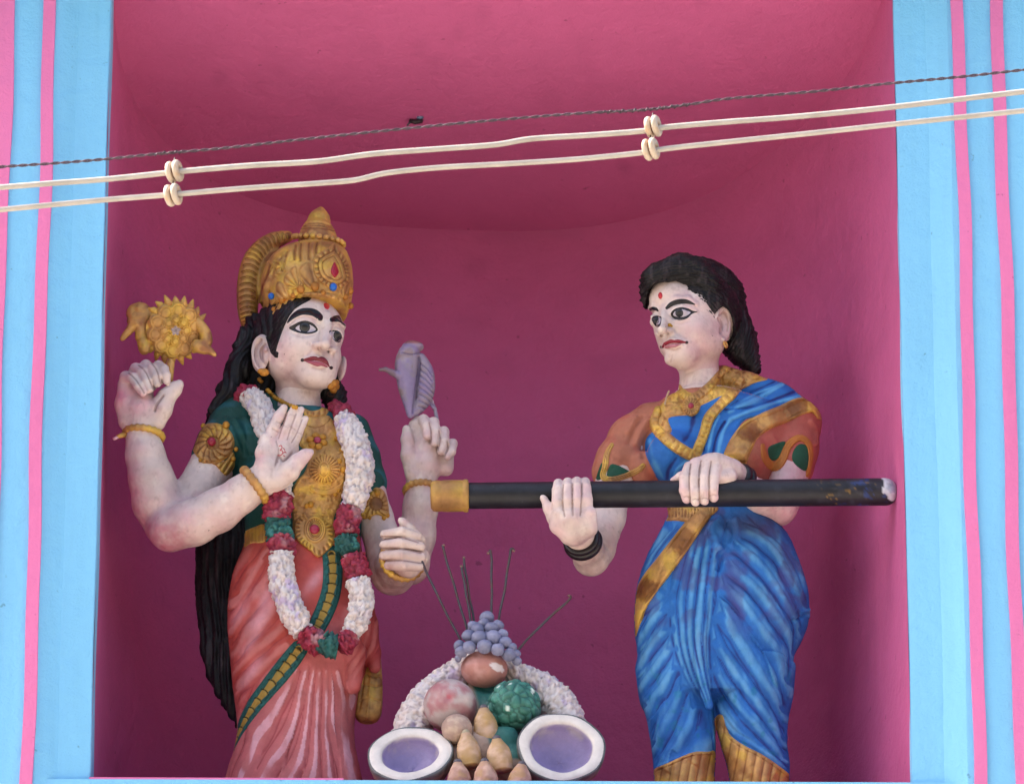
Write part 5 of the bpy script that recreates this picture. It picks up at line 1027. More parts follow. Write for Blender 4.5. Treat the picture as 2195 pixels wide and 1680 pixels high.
R1 += [(D3(p), w, a) for p, w, a in (([(650, 90), (600, 160), (620, 260), (660, 300)], 7, 7), ([(720, 100), (740, 190), (690, 280)], 7, 7), ([(680, 110), (670, 200), (650, 270)], 4, -6), ([(590, 120), (560, 200), (600, 280)], 5, 5), ([(640, 300), (640, 360), (620, 420)], 5, -6))]
def blc2(V, N, D):
    n = fbm(V/36., 3, 8); C = np.tile(BLU, (len(V), 1)); st = np.stack([V[:, 0]/26, V[:, 1]/40, V[:, 2]/90], 1); m = fbm(st, 4, 12); u, v = uvof(V)
    S_, cr_, fam_, w_ = D
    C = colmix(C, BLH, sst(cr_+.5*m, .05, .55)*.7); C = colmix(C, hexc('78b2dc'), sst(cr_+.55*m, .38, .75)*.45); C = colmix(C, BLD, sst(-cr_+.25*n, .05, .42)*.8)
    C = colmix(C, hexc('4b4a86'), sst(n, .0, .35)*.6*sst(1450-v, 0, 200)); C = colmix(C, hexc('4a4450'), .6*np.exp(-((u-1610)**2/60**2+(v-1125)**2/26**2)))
    return colmix(C, hexc('1e7d96'), sst(fbm(V/20., 3, 33), .25, .5)*.45*sst(v-1380, 0, 100))
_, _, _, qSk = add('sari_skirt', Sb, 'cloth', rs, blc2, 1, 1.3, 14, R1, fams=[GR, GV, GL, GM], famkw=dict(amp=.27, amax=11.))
QT = (qBl, qSk, qH)
# draped sari over the chest and shoulder
STP = D2([(455, 650), (500, 600), (525, 580), (600, 508), (720, 490), (800, 435), (940, 365), (1180, 262), (1350, 282), (1500, 370), (1400, 430), (1230, 500), (1100, 520), (1030, 600), (985, 700), (955, 790), (1090, 850), (1100, 930), (900, 1020), (640, 1020), (560, 950), (500, 850), (452, 740)])
FL = [(D2(p), w, a) for p, w, a in (([(990, 470), (1150, 400), (1330, 300)], 4, 6), ([(1000, 430), (1140, 350), (1280, 280)], 3, -4), ([(1000, 520), (1200, 440), (1450, 370)], 4, 6), ([(960, 460), (1150, 440), (1400, 350)], 3, -6), ([(1060, 400), (1200, 340), (1340, 290)], 3, 4), ([(920, 500), (880, 600), (850, 740)], 4, 5), ([(990, 530), (940, 620), (910, 760)], 4, 6), ([(960, 540), (905, 640), (880, 780)], 3, -6), ([(870, 520), (830, 640), (820, 720)], 3, -4), ([(760, 500), (740, 600), (700, 660)], 5, -3), ([(650, 770), (600, 840), (590, 900)], 5, -4), ([(720, 790), (650, 850), (640, 900)], 4, 4), ([(480, 660), (500, 780), (560, 890)], 5, 3))]
def flowh(U, V_, s, *a):
    H = 0
    for P, w, am in FL: d, _, _ = polydist(U, V_, spline(P, 4)); H = H+am*.75*np.exp(-(d/(w*1.1))**2)
    return H
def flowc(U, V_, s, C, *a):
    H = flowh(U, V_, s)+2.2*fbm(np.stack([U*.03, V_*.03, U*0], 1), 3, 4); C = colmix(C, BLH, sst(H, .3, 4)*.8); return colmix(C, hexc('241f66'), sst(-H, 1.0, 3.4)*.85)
sh = patch('sari_drape', S_poly(STP), QT, 'cloth', rs, BLU, t=6, edge=6, hfn=flowh, cfn=flowc, jump=60)
me = sh.data; vv = np.empty(len(me.vertices)*3); me.vertices.foreach_get('co', vv); vv = vv.reshape(-1, 3)*1000+np.array(rs.matrix_basis.translation)*1000
ff = np.empty(len(me.polygons)*4, int); me.polygons.foreach_get('vertices', ff); qDr = bvh(vv, ff.reshape(-1, 4)); QD = (qBl, qDr, qSk, qH)
def lump(a=1.6, s=6., cut=0.): return lambda U, V_, ss, *q: a*1.6*fbm(np.stack([U/s, V_/s, U*0], 1), 3, 5)+a*sst(.4-voro(np.stack([U/(s*1.6), V_/(s*1.6), U*0], 1), 3)[0], 0, .3)
def g2(name, S, t=5, h=None, **kw): return patch(name, S, kw.pop('trees', QD), kw.pop('mat', 'gold'), rs, kw.pop('col', GOLD), t=t, hfn=h, cfn=kw.pop('cfn', goldpatch), edge=kw.pop('edge', 4), jump=kw.pop('jump', 50), **kw)
g2('gold_collar', S_poly(D2([(990, 135), (1060, 150), (1140, 200), (1235, 262), (1150, 290), (1060, 335), (940, 372), (850, 415), (800, 440), (770, 480), (730, 495), (600, 515), (620, 600), (560, 610), (500, 560), (480, 520), (540, 440), (590, 380), (630, 300), (650, 275), (700, 330), (760, 352), (850, 285), (930, 200), (975, 140)])), 4, lump(1.6, 7), trees=QD+(qB,))
def bead(n): return lambda U, V_, s, t, sd: 2.2*np.abs(np.cos(t*n*math.pi))-1+1.2*fbm(np.stack([U/5, V_/5, U*0], 1), 2, 5)
g2('necklace', S_line(D2([(1000, 150, 7), (900, 270, 8), (830, 340, 9), (760, 385, 9), (700, 370, 8), (640, 300, 6)])), 5, bead(15), lift0=4, trees=QD+(qB,))
g2('long_necklace', S_line(D2([(530, 460, 7), (510, 560, 10), (580, 640, 12), (670, 710, 12), (760, 750, 11), (800, 680, 10), (830, 600, 10), (860, 510, 11), (930, 430, 10), (1010, 350, 11), (1060, 270, 9)])), 6, bead(26), lift0=4)
g2('pendant', S_poly(disc(*D2([(742, 440)])[0], 19, 20)), 6, ribs(*D2([(742, 440)])[0], 16, 1.4, 0, 4), lift0=7)
gem('red_gem', *D2([(742, 437)])[0], 6.5, 6.5, hexc('9c3048'), QD, rs, 13)
for i, (x, y) in enumerate(spline(D2([(600, 345), (590, 370), (582, 400), (575, 425)]), 3)): gem('pearl', x, y, 2.4, 2.4, hexc('bfa084'), QD+(qB,), rs, 3)
def bandh(U, V_, s, t, sd): return 3.5*np.sin(t*17+.3)+1.4*sst(1.3-np.abs(s-6), 0, 1)*-1+.8*fbm(np.stack([U/6, V_/6, U*0], 1), 2, 5)
g2('sari_border', S_line(D2([(1572, 500, 8), (1530, 440, 14), (1440, 440, 18), (1330, 490, 19), (1220, 535, 19), (1120, 600, 22), (1065, 680, 25), (1030, 760, 26), (1025, 800, 24)])), 7, bandh, lift0=2, edge=6)
g2('sari_border', S_line(D3([(545, 80, 14), (480, 150, 18), (400, 260, 20), (310, 380, 21), (225, 490, 21), (165, 600, 17), (135, 720, 11), (125, 800, 5)])), 6, bandh, edge=6, lift0=4)
g2('waist_belt', S_poly(D2([(605, 1080), (760, 1085), (900, 1082), (915, 1100), (870, 1140), (790, 1185), (720, 1180), (640, 1170), (570, 1170), (585, 1120)])), 6, lambda U, V_, s, *a: 1.2*np.cos(U*.9)*(V_ < 1108)+2.0*fbm(np.stack([U/5, V_/5, U*0], 1), 2, 5))
def hemh(U, V_, s, *a): return 2.6*np.abs(np.sin(U*.16+V_*.03))-1.5-1.5*sst(1.3-np.abs(s-7), 0, 1)
g2('gold_hem', S_poly(D3([(232, 1605), (330, 1552), (470, 1492), (560, 1488), (612, 1500), (612, 1720), (225, 1720)]), ), 5, hemh, trees=(qSk,))
g2('gold_hem', S_poly(D3([(607, 1290), (650, 1272), (690, 1380), (780, 1450), (880, 1500), (990, 1575), (1060, 1640), (1060, 1720), (700, 1720), (640, 1480), (612, 1390)])), 5, hemh, trees=(qSk,))
# sleeve trims
G2 = hexc('24503c')
for nm, S, cl, t_, mt, h in (('sleeve_patch', S_poly(D2([(205, 895), (225, 815), (270, 815), (330, 845), (345, 860), (290, 885)])), G2, 2.5, 'cloth', None), ('sleeve_patch', S_poly(D2([(135, 900), (170, 800), (180, 840), (165, 905)])), G2, 2.5, 'cloth', None),
    ('sleeve_trim', S_line(D2([(235, 685, 4), (205, 740, 5.5), (192, 820, 6.5), (178, 890, 6), (240, 905, 6), (320, 885, 6), (400, 850, 6), (435, 820, 5)])), GOLD, 4, 'gold', lambda U, V_, s, *a: -1.6*sst(1.2-np.abs(s-4), 0, 1)),
    ('sleeve_patch', S_poly(D2([(1235, 710), (1280, 680), (1345, 665), (1330, 730), (1290, 780), (1250, 780)])), G2, 2.5, 'cloth', None), ('sleeve_patch', S_poly(D2([(1400, 720), (1440, 680), (1490, 700), (1500, 770), (1480, 850), (1430, 830), (1390, 780)])), G2, 2.5, 'cloth', None),
    ('sleeve_trim', S_line(D2([(1202, 690, 4), (1218, 770, 7), (1270, 825, 9), (1320, 790, 9), (1360, 700, 8), (1410, 650, 7), (1460, 645, 6), (1500, 690, 6), (1510, 780, 5), (1490, 880, 4)])), hexc('b8743a'), 4, 'cloth', lambda U, V_, s, *a: -1.8*sst(1.2-np.abs(s-4.5), 0, 1))):
    g2(nm, S, t_, h, col=cl, mat=mt, cfn=goldpatch if mt == 'gold' else None, trees=(qBl, qB), edge=3, lift0=0 if nm == 'sleeve_patch' else 1.5)
# black bangles
for (x, y, Y, R, r, ax) in ((1250, 1163, 182, 34, 9, (W(1266, 1194, 248)-W(1246, 1155, 170))), (1246, 1155, 165, 34, 7, (W(1266, 1194, 248)-W(1246, 1155, 170))), (1583, 1026, 184, 29, 8, W(1630, 1064, 240)-W(1575, 1020, 175)), (1592, 1033, 196, 30, 7, W(1630, 1064, 240)-W(1575, 1020, 175))):
    ring('black_bangle', x, y, Y, R, r, ax, rs, mat='gloss', col=hexc('1d181c'), bumps=1, amp=0)

# ------------------------------------------------------------------ the pole
pa, pb = W(*D4([(235, 200)])[0], PY), W(*D4([(2075, 183)])[0], PY-6)
pe = empty('long_pole', (pa+pb)/2, 'long black pole with gold cap and chipped white tip held by the blue sari woman', 'pole')
ax = (pb-pa)/np.linalg.norm(pb-pa)
t = np.linspace(0, 1, 240); L = np.linalg.norm(pb-pa)
P = pa-ax*30+np.outer(t, ax)*(L+30+26); R = np.interp(t, [0, 1], [28.3, 29.8])*1.0; e = np.clip((t-.972)/.028, 0, 1); R = R*np.sqrt(np.maximum(1-e**2.3*.97, .02))
v, f = tube(P, R, 40); u_, v_ = uvof(v); n = fbm(v/18., 3, 4); n2 = fbm(v/np.array([60, 12, 12.]), 3, 9)
C = np.tile(hexc('1b1b24'), (len(v), 1)); C = colmix(C, hexc('3b3d4a'), sst(n, .1, .5)*.45*(.4+.6*sst(u_-1700, 0, 100))); C = colmix(C, hexc('5f5a60'), sst(n2, .15, .45)*.7*sst(u_-1740, 0, 60)*sst(v_-1062, 5, -12)); C = colmix(C, hexc('8a6a30'), sst(fbm(v/7., 2, 3), .45, .6)*sst(u_-1720, 0, 50)*.6)
C = colmix(C, hexc('1d3c7c'), sst(fbm(v/14., 3, 13), .2, .4)*.7*sst(u_-1780, 0, 60)); f1, _, h = voro(v/16., 2); C = colmix(C, hexc('8f857c'), sst(.10-f1, 0, .05)*(h > .72)*.7)
edge = u_-1890-9*fbm(v/9., 3, 2)-.55*(v_-1045)*(v_ > 1045)*1.0; C = colmix(C, hexc('ccd6de'), sst(edge, 0, 2.5)*(v_ < 1073)); C = colmix(C, hexc('6f9fc0'), sst(edge, 6, 16)*sst(n, 0, .3)*.5)
mesh('shaft', v, f, 'rod', pe, C)
v, f = lathe([(27.5, 4), (34.5, 3), (35.8, 0), (35.5, -6), (33.5, -9), (34, -12), (34.5, -40), (34, -52), (33, -55), (34, -58), (34, -66), (32.5, -73), (26, -78), (0.5, -79)], pa+ax*2, ax, 44, .02)
mesh('end_cap', v, f, 'gold', pe, goldcol(v, 6, .5)*.72)
# ------------------------------------------------------------------ offering heap
def heap(name, label, cat, px, py, Y, group=None): return empty(name, W(px, py, Y), label, cat, group)
def fld(px, py, Y, r, h=1.6, ry=None): return Field(W(px, py, Y)-np.array([r+8, (ry or r)+8, r+8]), W(px, py, Y)+np.array([r+8, (ry or r)+8, r+8]), h)
# plaster mound that everything is set into
Mo = Field(W(960, 1740, 60)+[0, 0, -20], W(1170, 1430, 330)+[0, 0, 20], 3)
for x, y, Y, r in C6([(915, 1000, 215, 40), (800, 1200, 200, 55), (1020, 1250, 190, 62), (900, 1500, 150, 70), (760, 1580, 140, 55), (1120, 1580, 140, 55), (1060, 1380, 120, 30)]): Mo.ell(W(x, y, Y), r, None, 18)
mo = empty('offering_mound', W(1060, 1690, 150), 'cream and teal plaster mound filling the gaps between the offered fruits', 'plaster mound')
add('plaster_fill', Mo, 'fruit', mo, lambda V, N, D: colmix(colmix(np.tile(hexc('b09484'), (len(V), 1)), hexc('2f6b64'), sst(uvof(V)[0]+.3*(1560-uvof(V)[1])-1040, -6, 6)*sst(1630-uvof(V)[1], 0, 8)), hexc('b87a86'), sst(fbm(V/25., 2, 3), .2, .4)*.6*(uvof(V)[0] < 1010)), 1, 2.5, 14)
def fruit(name, label, cat, px, py, Y, rx, ry, colf, disp=None, n=(64, 44), mat='fruit', dep=None, part='skin'):
    e = heap(name, label, cat, px, py, Y); c = W(px, py, Y); A = np.array([RT, FW, UP]); v, f = ball((0, 0, 0), (rx, dep or (rx+ry)/2, ry), None, *n)
    if disp is not None: v = v+(v/np.linalg.norm(v, axis=1)[:, None])*disp(v)[:, None]
    v = v@A+c; mesh(part, v, f, mat, e, colf(v)); return e
def nz(a=2, s=20): return lambda v: a*fbm(v/s, 3, 5)
def cpink(v):
    u, w = uvof(v); n = fbm(v/22., 3, 3); C = np.tile(hexc('b07a72'), (len(v), 1)); C = colmix(C, hexc('c99a96'), sst(n, 0, .4)*.6)
    ch = ((u-1066)/15)**2+((w-1430-.4*(u-1066))/9)**2+.8*fbm(v/6., 2, 4); return colmix(C, hexc('e0d4d6'), sst(1.05-ch, 0, .15)*.95)
def dim(pts):                                   # dimples (x,z,r,depth) on the viewer side
    def f(v):
        h = 1.0*fbm(v/12., 3, 5)
        for x, z, r, a in pts: h = h-a*np.exp(-((v[:, 0]-x)**2+(v[:, 2]-z)**2)/r**2)*(v[:, 1] < 0)
        return h
    return f
fruit('round_fruit', 'salmon pink round fruit with a chipped white patch right under the grapes', 'fruit', *C6([(915, 895)])[0], 165, 50, 40, cpink, dim([(2, 1, 6, 3), (12, 2, 4, -2)]))
def cpom(v):
    n = fbm(v/20., 3, 3); C = np.tile(hexc('ad8486'), (len(v), 1)); C = colmix(C, hexc('b9b0ae'), sst(n, -.1, .25)*.7); C = colmix(C, hexc('9c5462'), sst(-n, .05, .4)*.55); u, w = uvof(v); C = colmix(C, hexc('d9c4bc'), .7*np.exp(-((u-1000)**2+(w-1500)**2)/12**2)); return colmix(C, hexc('b04c60'), np.exp(-((u-962)**2+(w-1493)**2)/6**2))
fruit('pomegranate', 'large mottled pink pomegranate with a small dimple at the left of the heap', 'pomegranate', *C6([(682, 1145)])[0], 140, 56.5, 57, cpom, dim([(-2, 18, 6, 5)]))
def cus(v):
    d = v/np.linalg.norm(v, axis=1)[:, None]; f1, f2, h = voro(d*2.4+7, 4); return 4.5*sst(f2-f1, 0, .35)+1.0*fbm(v/8., 2, 3)-1
def ccus(v):
    c = W(*C6([(1118, 1150)])[0], 140); d = (v-c)@np.array([RT, FW, UP]).T; d = d/np.linalg.norm(d, axis=1)[:, None]; f1, f2, h = voro(d*2.4+7, 4)
    n = fbm(v/15., 3, 3); C = np.tile(hexc('3a7469'), (len(v), 1)); C = colmix(C, hexc('5aa498'), sst(n, 0, .4)*.4); C = colmix(C, hexc('14423c'), sst(.14-(f2-f1), 0, .12)*.7)
    return colmix(C, hexc('d5e4dc'), sst(.27+.12*n-f1, 0, .06)*(h > .42)*.9*(d[:, 1] < -.3))
fruit('custard_apple', 'teal green knobbly custard apple with flecks of white in the heap', 'custard apple', *C6([(1118, 1150)])[0], 140, 55, 55, ccus, cus, (96, 64))
fruit('small_fruit', 'small beige round fruit tucked under the pomegranate', 'fruit', *C6([(730, 1305)])[0], 88, 33, 32.5, lambda v: colmix(np.tile(hexc('a58a7e'), (len(v), 1)), hexc('c2ac98'), sst(fbm(v/12., 3, 3), 0, .4)*.6), nz(1.2, 10))
# grapes
gr_ = heap('grape_bunch', 'bunch of greyish lilac grapes crowning the fruit heap', 'grapes', *C6([(930, 800)])[0], 165)
for i, (x, y, r) in enumerate(C6([(935, 545, 0), (912, 588, 0), (838, 603, 0), (1006, 602, 0), (870, 628, 0), (965, 618, 0), (805, 668, 0), (880, 682, 0), (978, 680, 0), (1042, 660, 0), (745, 735, 0), (812, 748, 0), (918, 742, 0), (1008, 762, 0), (1060, 716, 0), (757, 778, 0), (1105, 748, 0), (1085, 798, 0), (1136, 838, 0), (738, 822, 0), (1128, 790, 0), (850, 715, 0), (940, 660, 0), (925, 700, 0)])):
    rr = [15, 12, 12, 13, 13, 14.5, 13.5, 16, 16, 12, 12, 14, 16, 14, 13.5, 12, 11, 14, 10, 8, 10, 10, 10, 12][i]*1.07; Y = 176-70*math.sqrt(max(0, 1-((x-1046)/75)**2))*min(1, (y-1310)/80)+(14 if i > 20 else 0)
    v, f = ball((0, 0, 0), (rr, rr, rr*rng.uniform(.86, .98)), None, 18, 12); v = v+(v/rr)*(2.3*fbm(v/11.+i*3, 2, 3))[:, None]; v = v+W(x, y, Y)
    mesh('grape', v, f, 'fruit', gr_, colmix(np.tile(hexc('7c7e9c')*rng.uniform(.9, 1.1), (len(v), 1)), hexc('9a9ab2'), sst(fbm(v/9., 2, 5), .05, .4)*.5))
# bananas
bl = ['topmost', 'left middle', 'right middle', 'bottom left', 'bottom centre', 'bottom right']
for i, (tx, ty, bx, by, r, Y) in enumerate([(912, 1165, 930, 1390, 26, 98), (790, 1335, 822, 1560, 25.5, 62), (1000, 1375, 1030, 1590, 27, 58), (735, 1535, 748, 1760, 26, 38), (918, 1530, 930, 1760, 26.5, 34), (1172, 1550, 1140, 1770, 26, 38)]):
    b = heap('banana', ['topmost plump yellow banana tip standing against the custard apple', 'banana tip with a pale worn end under the small beige fruit', 'banana tip right of centre in the middle row, dark grey end', 'pinkish banana tip beside the left coconut half on the ledge', 'pinkish banana tip in the middle of the bottom row', 'leaning banana tip beside the right coconut half on the ledge'][i], 'banana', *C6([(bx, by)])[0], Y, 'stubby bananas at the foot of the heap')
    T0, B0 = np.array(W(*C6([(tx, ty)])[0], Y)), np.array(W(*C6([(bx, by)])[0], Y+8)); d = B0-T0
    tt = np.linspace(0, 1, 34); R = r*np.interp(tt, [0, .06, .13, .3, .5, .75, 1], [.38, .46, .58, .84, .98, 1, .9]); v, f = tube(T0+np.outer(tt, d), R, 26, True, lambda q, k: 1+.035*math.cos(5*q))
    v = v+fbm(v/14., 3, i)[:, None]*1.5*np.array([1, 1, 0]); s = (v-T0)@d/(d@d); n = fbm(v/16., 3, i+4)
    C = np.tile(hexc('b8956e' if i < 3 else 'b5897a'), (len(v), 1)); C = colmix(C, hexc('b8924a'), sst(n, .0, .35)*.45); C = colmix(C, hexc('d6b3a0'), sst(-n, .0, .4)*.6); C = colmix(C, hexc('a9886c'), sst(.2-s, 0, .1)*.5)
    mesh('banana_peel', v, f, 'fruit', b, C)
    v, f = ball(T0-d*.005, (r*.37, r*.37, r*.36), None, 14, 10); mesh('tip', v, f, 'fruit', b, hexc('5a545c') if i != 1 else hexc('a89a82'))
# coconut halves
def coconut(label, px, py, Y, rx, ry, rin, nrm, sh, squash):
    e = heap('coconut_half', label, 'coconut', px, py, Y, 'split coconut halves at the foot of the heap'); c = W(px, py, Y); n = np.asarray(nrm, float); n /= np.linalg.norm(n)
    a = np.cross(UP, n); a /= np.linalg.norm(a); b = np.cross(n, a)
    def rev(prof, colf, part, seg=56):
        V = []; H = []
        for k, (r, h) in enumerate(prof):
            for j in range(seg):
                q = 6.2832*j/seg; w = 1+.012*math.sin(3*q+1)+.01*math.sin(7*q); V.append(c+a*(r*w*math.cos(q))+b*(r*w*squash*math.sin(q))+n*(h+.8*math.sin(4*q+r))); H.append((r, h, q))
        V = np.array(V); H = np.array(H); F = [(i*seg+j, i*seg+(j+1) % seg, (i+1)*seg+(j+1) % seg, (i+1)*seg+j) for i in range(len(prof)-1) for j in range(seg)]
        return mesh(part, V, F, 'fruit', e, colf(V, H))
    R = rx
    rev([(R*math.sin(t), -R*.95*math.cos(t)) for t in np.linspace(.02, 1.5, 18)]+[(R*1.0, 1), (R*.985, 3.5), (R*.95, 3)], lambda V, H: colmix(colmix(np.tile(hexc('8a7466'), (len(V), 1)), hexc('5d6468'), sst(H[:, 1], -16, -2)*.9), hexc('2c2826'), sst(fbm(V/10., 3, 4), .1, .4)*.6), 'shell')
    rev([(R*.965, 2.0), (R*.94, 4.2), (R*.85, 4.6), (rin*1.06, 4.0), (rin*1.0, 1.5), (rin*.98, -3)]+[(rin*.98*math.cos(t), -3-sh*math.sin(t)) for t in np.linspace(.15, 1.56, 14)], lambda V, H: colmix(colmix(np.tile(hexc('dcd3cd'), (len(V), 1)), hexc('9384ae'), sst(-H[:, 1]+2.5*fbm(V/7., 3, 3), -1.0, 5)), hexc('b0a4a8'), sst(H[:, 1], -30, -12)*sst(-H[:, 1], 2, 8)*sst(fbm(V/18., 2, 8), 0, .3)*.8), 'flesh')
def elev(phi, yaw): return (math.sin(rad(yaw))*math.cos(rad(phi)), -math.cos(rad(yaw))*math.cos(rad(phi)), math.sin(rad(phi)))
coconut('white split coconut half with lilac hollow at the left foot of the heap', *C6([(408, 1478)])[0], 75, 91, 0, 61, elev(28, -6), 42, 1.0)
coconut('white split coconut half with lilac hollow at the right foot of the heap', *C6([(1440, 1432)])[0], 75, 94, 0, 67, elev(16, 4), 48, 1.0)
# white garland round the heap
HGL = C6([(960, 790, 205, 18), (820, 880, 205, 30), (660, 980, 200, 34), (560, 1080, 195, 40), (470, 1200, 190, 43), (420, 1320, 180, 42), (400, 1450, 170, 38)]); HGR = C6([(1020, 820, 208, 18), (1150, 940, 206, 28), (1290, 1010, 202, 34), (1390, 1110, 198, 42), (1460, 1230, 192, 44), (1490, 1350, 180, 42)])
hg = heap('heap_garland', 'white and lilac petal garland draped over the back of the fruit heap', 'garland', *C6([(930, 1300)])[0], 210)
garland('white_petals', [(*p[:2], p[2], p[3]) for p in C6([(960, 790, 205, 18), (820, 880, 205, 30), (660, 980, 200, 34), (560, 1080, 195, 40), (470, 1200, 190, 43), (420, 1320, 180, 42), (400, 1450, 170, 38)])], 'w', hg, 12, 6, 31)
garland('white_petals', [(*p[:2], p[2], p[3]) for p in C6([(1020, 820, 208, 18), (1150, 940, 206, 28), (1290, 1010, 202, 34), (1390, 1110, 198, 42), (1460, 1230, 192, 44), (1490, 1350, 180, 42)])], 'w', hg, 12, 6, 57)
# iron rods
RD = [([(440, 112), (470, 122), (600, 400), (755, 700)], 'leftmost rusty iron rod with a hooked tip, leaning far left out of the grapes'), ([(637, 52), (640, 90), (720, 360), (800, 630)], 'second rusty iron rod from the left, the tallest one above the grapes'), ([(775, 135), (778, 165), (812, 380), (850, 590)], 'taller rod of the close pair of rusty rods behind the grapes'), ([(760, 195), (765, 225), (795, 400), (828, 590)], 'shorter rod of the close pair of rusty rods behind the grapes'), ([(945, 105), (962, 98), (966, 300), (966, 530)], 'upright rusty iron rod standing straight over the topmost grape'), ([(1118, 88), (1095, 92), (1060, 320), (1010, 580)], 'rusty iron rod bent right at the tip, right of the upright one'), ([(1495, 395), (1492, 425), (1300, 600), (1130, 780)], 'rightmost rusty iron rod leaning far right over the custard apple')]
for i, (pts, lab) in enumerate(RD):
    P = [np.array(W(x, y, 185+3*(i % 3)-.03*(600-yy))) for (x, y), (_, yy) in zip(C6(pts), pts)]; P = spline(P, 8); k = np.arange(len(P))
    P[:, 0] += .6*np.sin(k*.9+i); v, f = tube(P, 2.7, 8); vb_, fb_ = ball(P[0], (3.6, 3.6, 3.2), None, 10, 8)
    V, F, C = join([(v, f, colmix(np.tile(hexc('453f48'), (len(v), 1)), hexc('5a3a32'), sst(fbm(v/9., 2, i), 0, .3)*.6)), (vb_, fb_, hexc('6b5a5e'))])
    e = empty('iron_rod', P[-1], lab, 'rod', 'thin iron rods sticking out of the fruit heap')
    mesh('rod_shaft', v, f, 'fruit', e, C[:len(v)]); mesh('rod_tip', vb_, fb_, 'fruit', e, hexc('7a5a58'))

# ------------------------------------------------------------------ cables in front of the niche
CY = -620
cab = lambda k: M['cable']
M['cable'] = paint('cable_sheath', .5, bump=.1, mott=.12, grime=.25, grimecol=(.4, .33, .25)); M['ceramic'] = paint('ceramic', .45, bump=.15, mott=.1, grime=.2, grimecol=(.3, .2, .1))
def cable(pts, r, name, label, sag=0, dy=0):
    P = spline([(x, y) for x, y in pts], 14); P3 = np.array([W(x, y+.4*math.sin(x/90), CY+dy) for x, y in P]); v, f = tube(P3, r, 14)
    n = fbm(v/60., 3, 3); mesh(name, v, f, M['cable'], None, colmix(np.tile(hexc('b9b0a6'), (len(v), 1)), hexc('a89c90'), sst(n, .1, .4)*.4), label=label, cat='cable', group='white cables strung across the niche')
cable([(-60, 407), (0, 402), (110, 393), (230, 384), (350, 372), (400, 367), (540, 355), (680, 346), (800, 330), (940, 320), (1060, 311), (1140, 298), (1260, 290), (1380, 281), (1430, 273), (1560, 262), (1700, 251), (1900, 231), (2060, 213), (2195, 197), (2260, 190)], 5.9, 'cable', 'upper white cable running through the top insulators across the niche')
cable([(-60, 456), (0, 450), (110, 439), (230, 428), (350, 419), (400, 415), (540, 403), (680, 393), (760, 386), (830, 371), (940, 360), (1080, 352), (1240, 341), (1380, 327), (1430, 319), (1560, 305), (1700, 290), (1900, 268), (2060, 252), (2195, 238), (2260, 231)], 5.7, 'cable', 'lower white cable running through the bottom insulators across the niche', dy=-6)
TW = [(-60, 363), (0, 358), (120, 350), (230, 341), (350, 329), (480, 318), (640, 300), (860, 277), (1060, 258), (1250, 243), (1380, 236), (1480, 224), (1560, 212), (1740, 197), (1900, 180), (2060, 165), (2195, 150), (2260, 142)]
P = spline(TW, 60); d = np.gradient(P, axis=0); s = np.cumsum(np.hypot(d[:, 0], d[:, 1])); tw = empty('twisted_wire', W(1097, 258, CY+10), 'thin dark twisted wire stretched above the two white cables', 'wire')
for k in (0, 1):
    ph = s*2*math.pi/46+k*math.pi; C3_ = np.array([W(x, y, CY+10) for x, y in P]); C3_[:, 2] += 1.8*np.cos(ph); C3_[:, 1] += 1.8*np.sin(ph); v, f = tube(C3_, 1.7, 7); mesh('wire_strand', v, f, M['cable'], tw, hexc('5a4650') if k else hexc('4a3844'))
for (x0, x1, n) in ((1290, 1480, 150), (330, 400, 30)):                 # frayed tie wire
    q = (P[:, 0] > x0) & (P[:, 0] < x1); ss = s[q]; ph = ss*2*math.pi/13; C3_ = np.array([W(x, y, CY+10) for x, y in P[q]]); C3_[:, 2] += (3.4+1.2*np.sin(ss*.23))*np.cos(ph); C3_[:, 1] += 3.4*np.sin(ph); v, f = tube(C3_, 1.1, 6); mesh('binding_wire', v, f, M['cable'], tw, hexc('3d2c34'))
def insul(px, py, dy, label):
    e = empty('insulator', W(px, py, CY+dy), label, 'insulator', 'cream spool insulators on the cables'); c = np.array(W(px, py, CY+dy)); axd = np.array([.93, -.36, .06]); axd /= np.linalg.norm(axd)
    prof = lambda s: [(8, -2*s), (19, -2*s), (22.5, 0), (23.5, 3*s), (23, 7*s), (20, 10*s), (12, 10.6*s), (8.5, 8*s), (7.5, 2*s)]
    for s in (-1, 1):
        v, f = lathe(prof(1), c+axd*s*3.5, axd*s, 36); mesh('insulator_ring', v, f, M['ceramic'], e, colmix(np.tile(hexc('c2b09c'), (len(v), 1)), hexc('b98a5a'), sst(fbm(v/10., 2, 3), .05, .4)*.5))
    v, f = lathe([(6, -5), (17, -5), (15, 0), (17, 5), (6, 5)], c, axd, 30); mesh('groove', v, f, M['ceramic'], e, hexc('5a2f30'))
    v, f = tube([c+np.array([0, 0, 16.]), c+np.array([-1, 0, 26.]), c+np.array([0, 2, 34.])], 1.3, 6); mesh('tie_wire', v, f, M['cable'], e, hexc('3a2a30'))
insul(374, 368, 0, 'cream spool insulator on the upper cable near the left pilaster'); insul(371, 418, -6, 'cream spool insulator on the lower cable near the left pilaster')
insul(1400, 272, 0, 'cream spool insulator on the upper cable above the blue sari woman'); insul(1395, 320, -6, 'cream spool insulator on the lower cable above the blue sari woman')
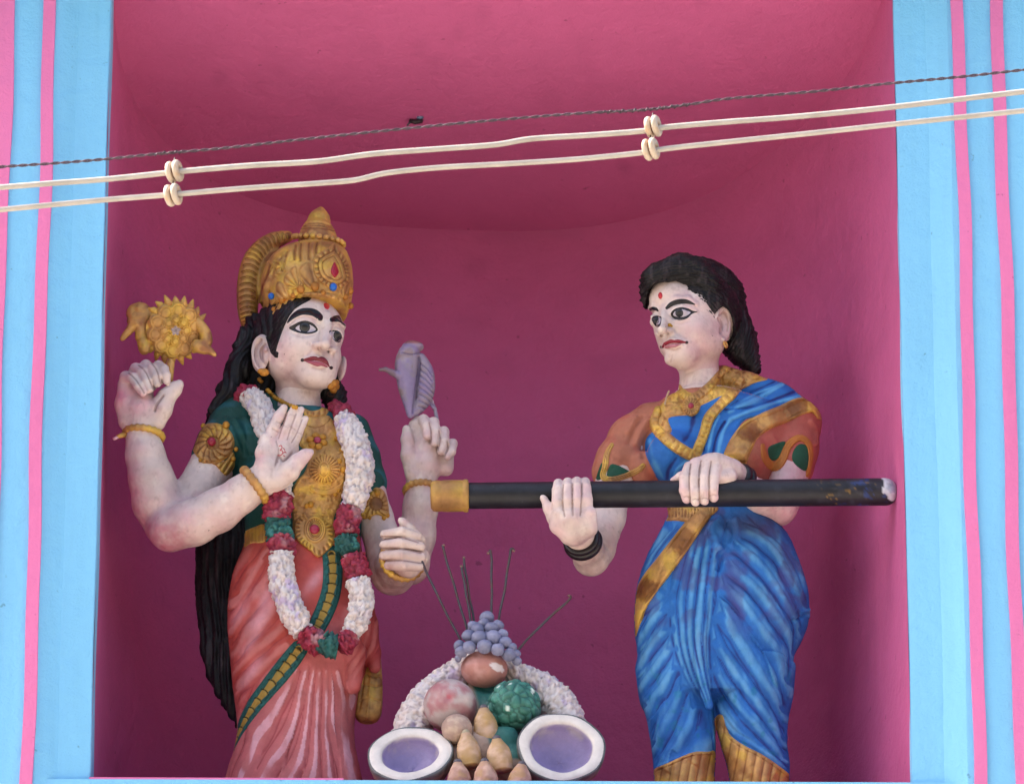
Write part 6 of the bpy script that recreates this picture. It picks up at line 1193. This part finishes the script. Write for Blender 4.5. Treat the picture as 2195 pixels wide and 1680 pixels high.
# bit of broken fitting on the soffit
def soff(px, py):
    best = None
    for Y in np.arange(20, 1000, 5.):
        p = W(px, py, Y)
        if p[2] > zc(Y)-4: return p-[0, 0, 2]
    return W(px, py, 500)
fx = empty('broken_hook', soff(893, 253), 'small dark broken metal fitting left stuck on the pink ceiling', 'fitting')
c0 = soff(893, 253); v, f = tube([c0+[-16, 0, -6], c0+[-4, 0, -9], c0+[10, 0, -6], c0+[13, 0, -2]], [5, 6, 6, 4], 8); v = v+fbm(v/6., 2, 3)[:, None]*1.5; mesh('socket', v, f, 'rod', fx, hexc('2a2028'))
v, f = ball(c0+[8, -4, 2], (9, 6, 6)); mesh('blue_paint_blob', v, f, 'gloss', fx, hexc('5a7090')); v, f = tube([c0+[-13, 0, -8], c0+[-20, -3, -18], c0+[-22, -3, -20]], [2.6, 2.2, 1.5], 6); mesh('hook', v, f, 'rod', fx, hexc('3c4650'))

# ------------------------------------------------------------------ sub-parts hang under the part they belong to
OWN = {'eye_white': 'eye_outline', 'iris': 'eye_outline', 'crown_band': 'crown', 'crown_bead': 'crown', 'crown_crest': 'crown', 'crown_leaf': 'crown', 'crown_rim': 'crown', 'crown_knob': 'crown', 'blue_bead': 'crown', 'crown_hook': 'crown',
       'flower_petal': 'chest_plate', 'shell_medallion': 'chest_plate', 'shell_boss': 'chest_plate', 'plate_band': 'chest_plate', 'lower_medallion': 'chest_plate', 'medallion_ring': 'chest_plate', 'gold_bead': 'chest_plate',
       'armlet_knob': 'armlet', 'bangle_clasp': 'bangle', 'clasp_tip': 'bangle', 'sleeve_patch': 'blouse', 'sleeve_trim': 'blouse', 'gold_hem': 'sari_skirt', 'pendant': 'necklace', }
for i, (nm, o) in enumerate(MADE):
    tgt = OWN.get(nm); root = o.parent
    if nm == 'red_gem': tgt = {'crown_crest': 'crown', 'crown_leaf': 'crown'}.get(MADE[i-1][0]) or next((k for k in ('necklace', 'armlet', 'chest_plate') if any(a == k for a, b in MADE[max(0, i-9):i])), 'chest_plate')
    if not tgt or root is None: continue
    for nm2, p in reversed(MADE[:i]):
        if nm2 == tgt and p.parent == root: o.parent = p; break
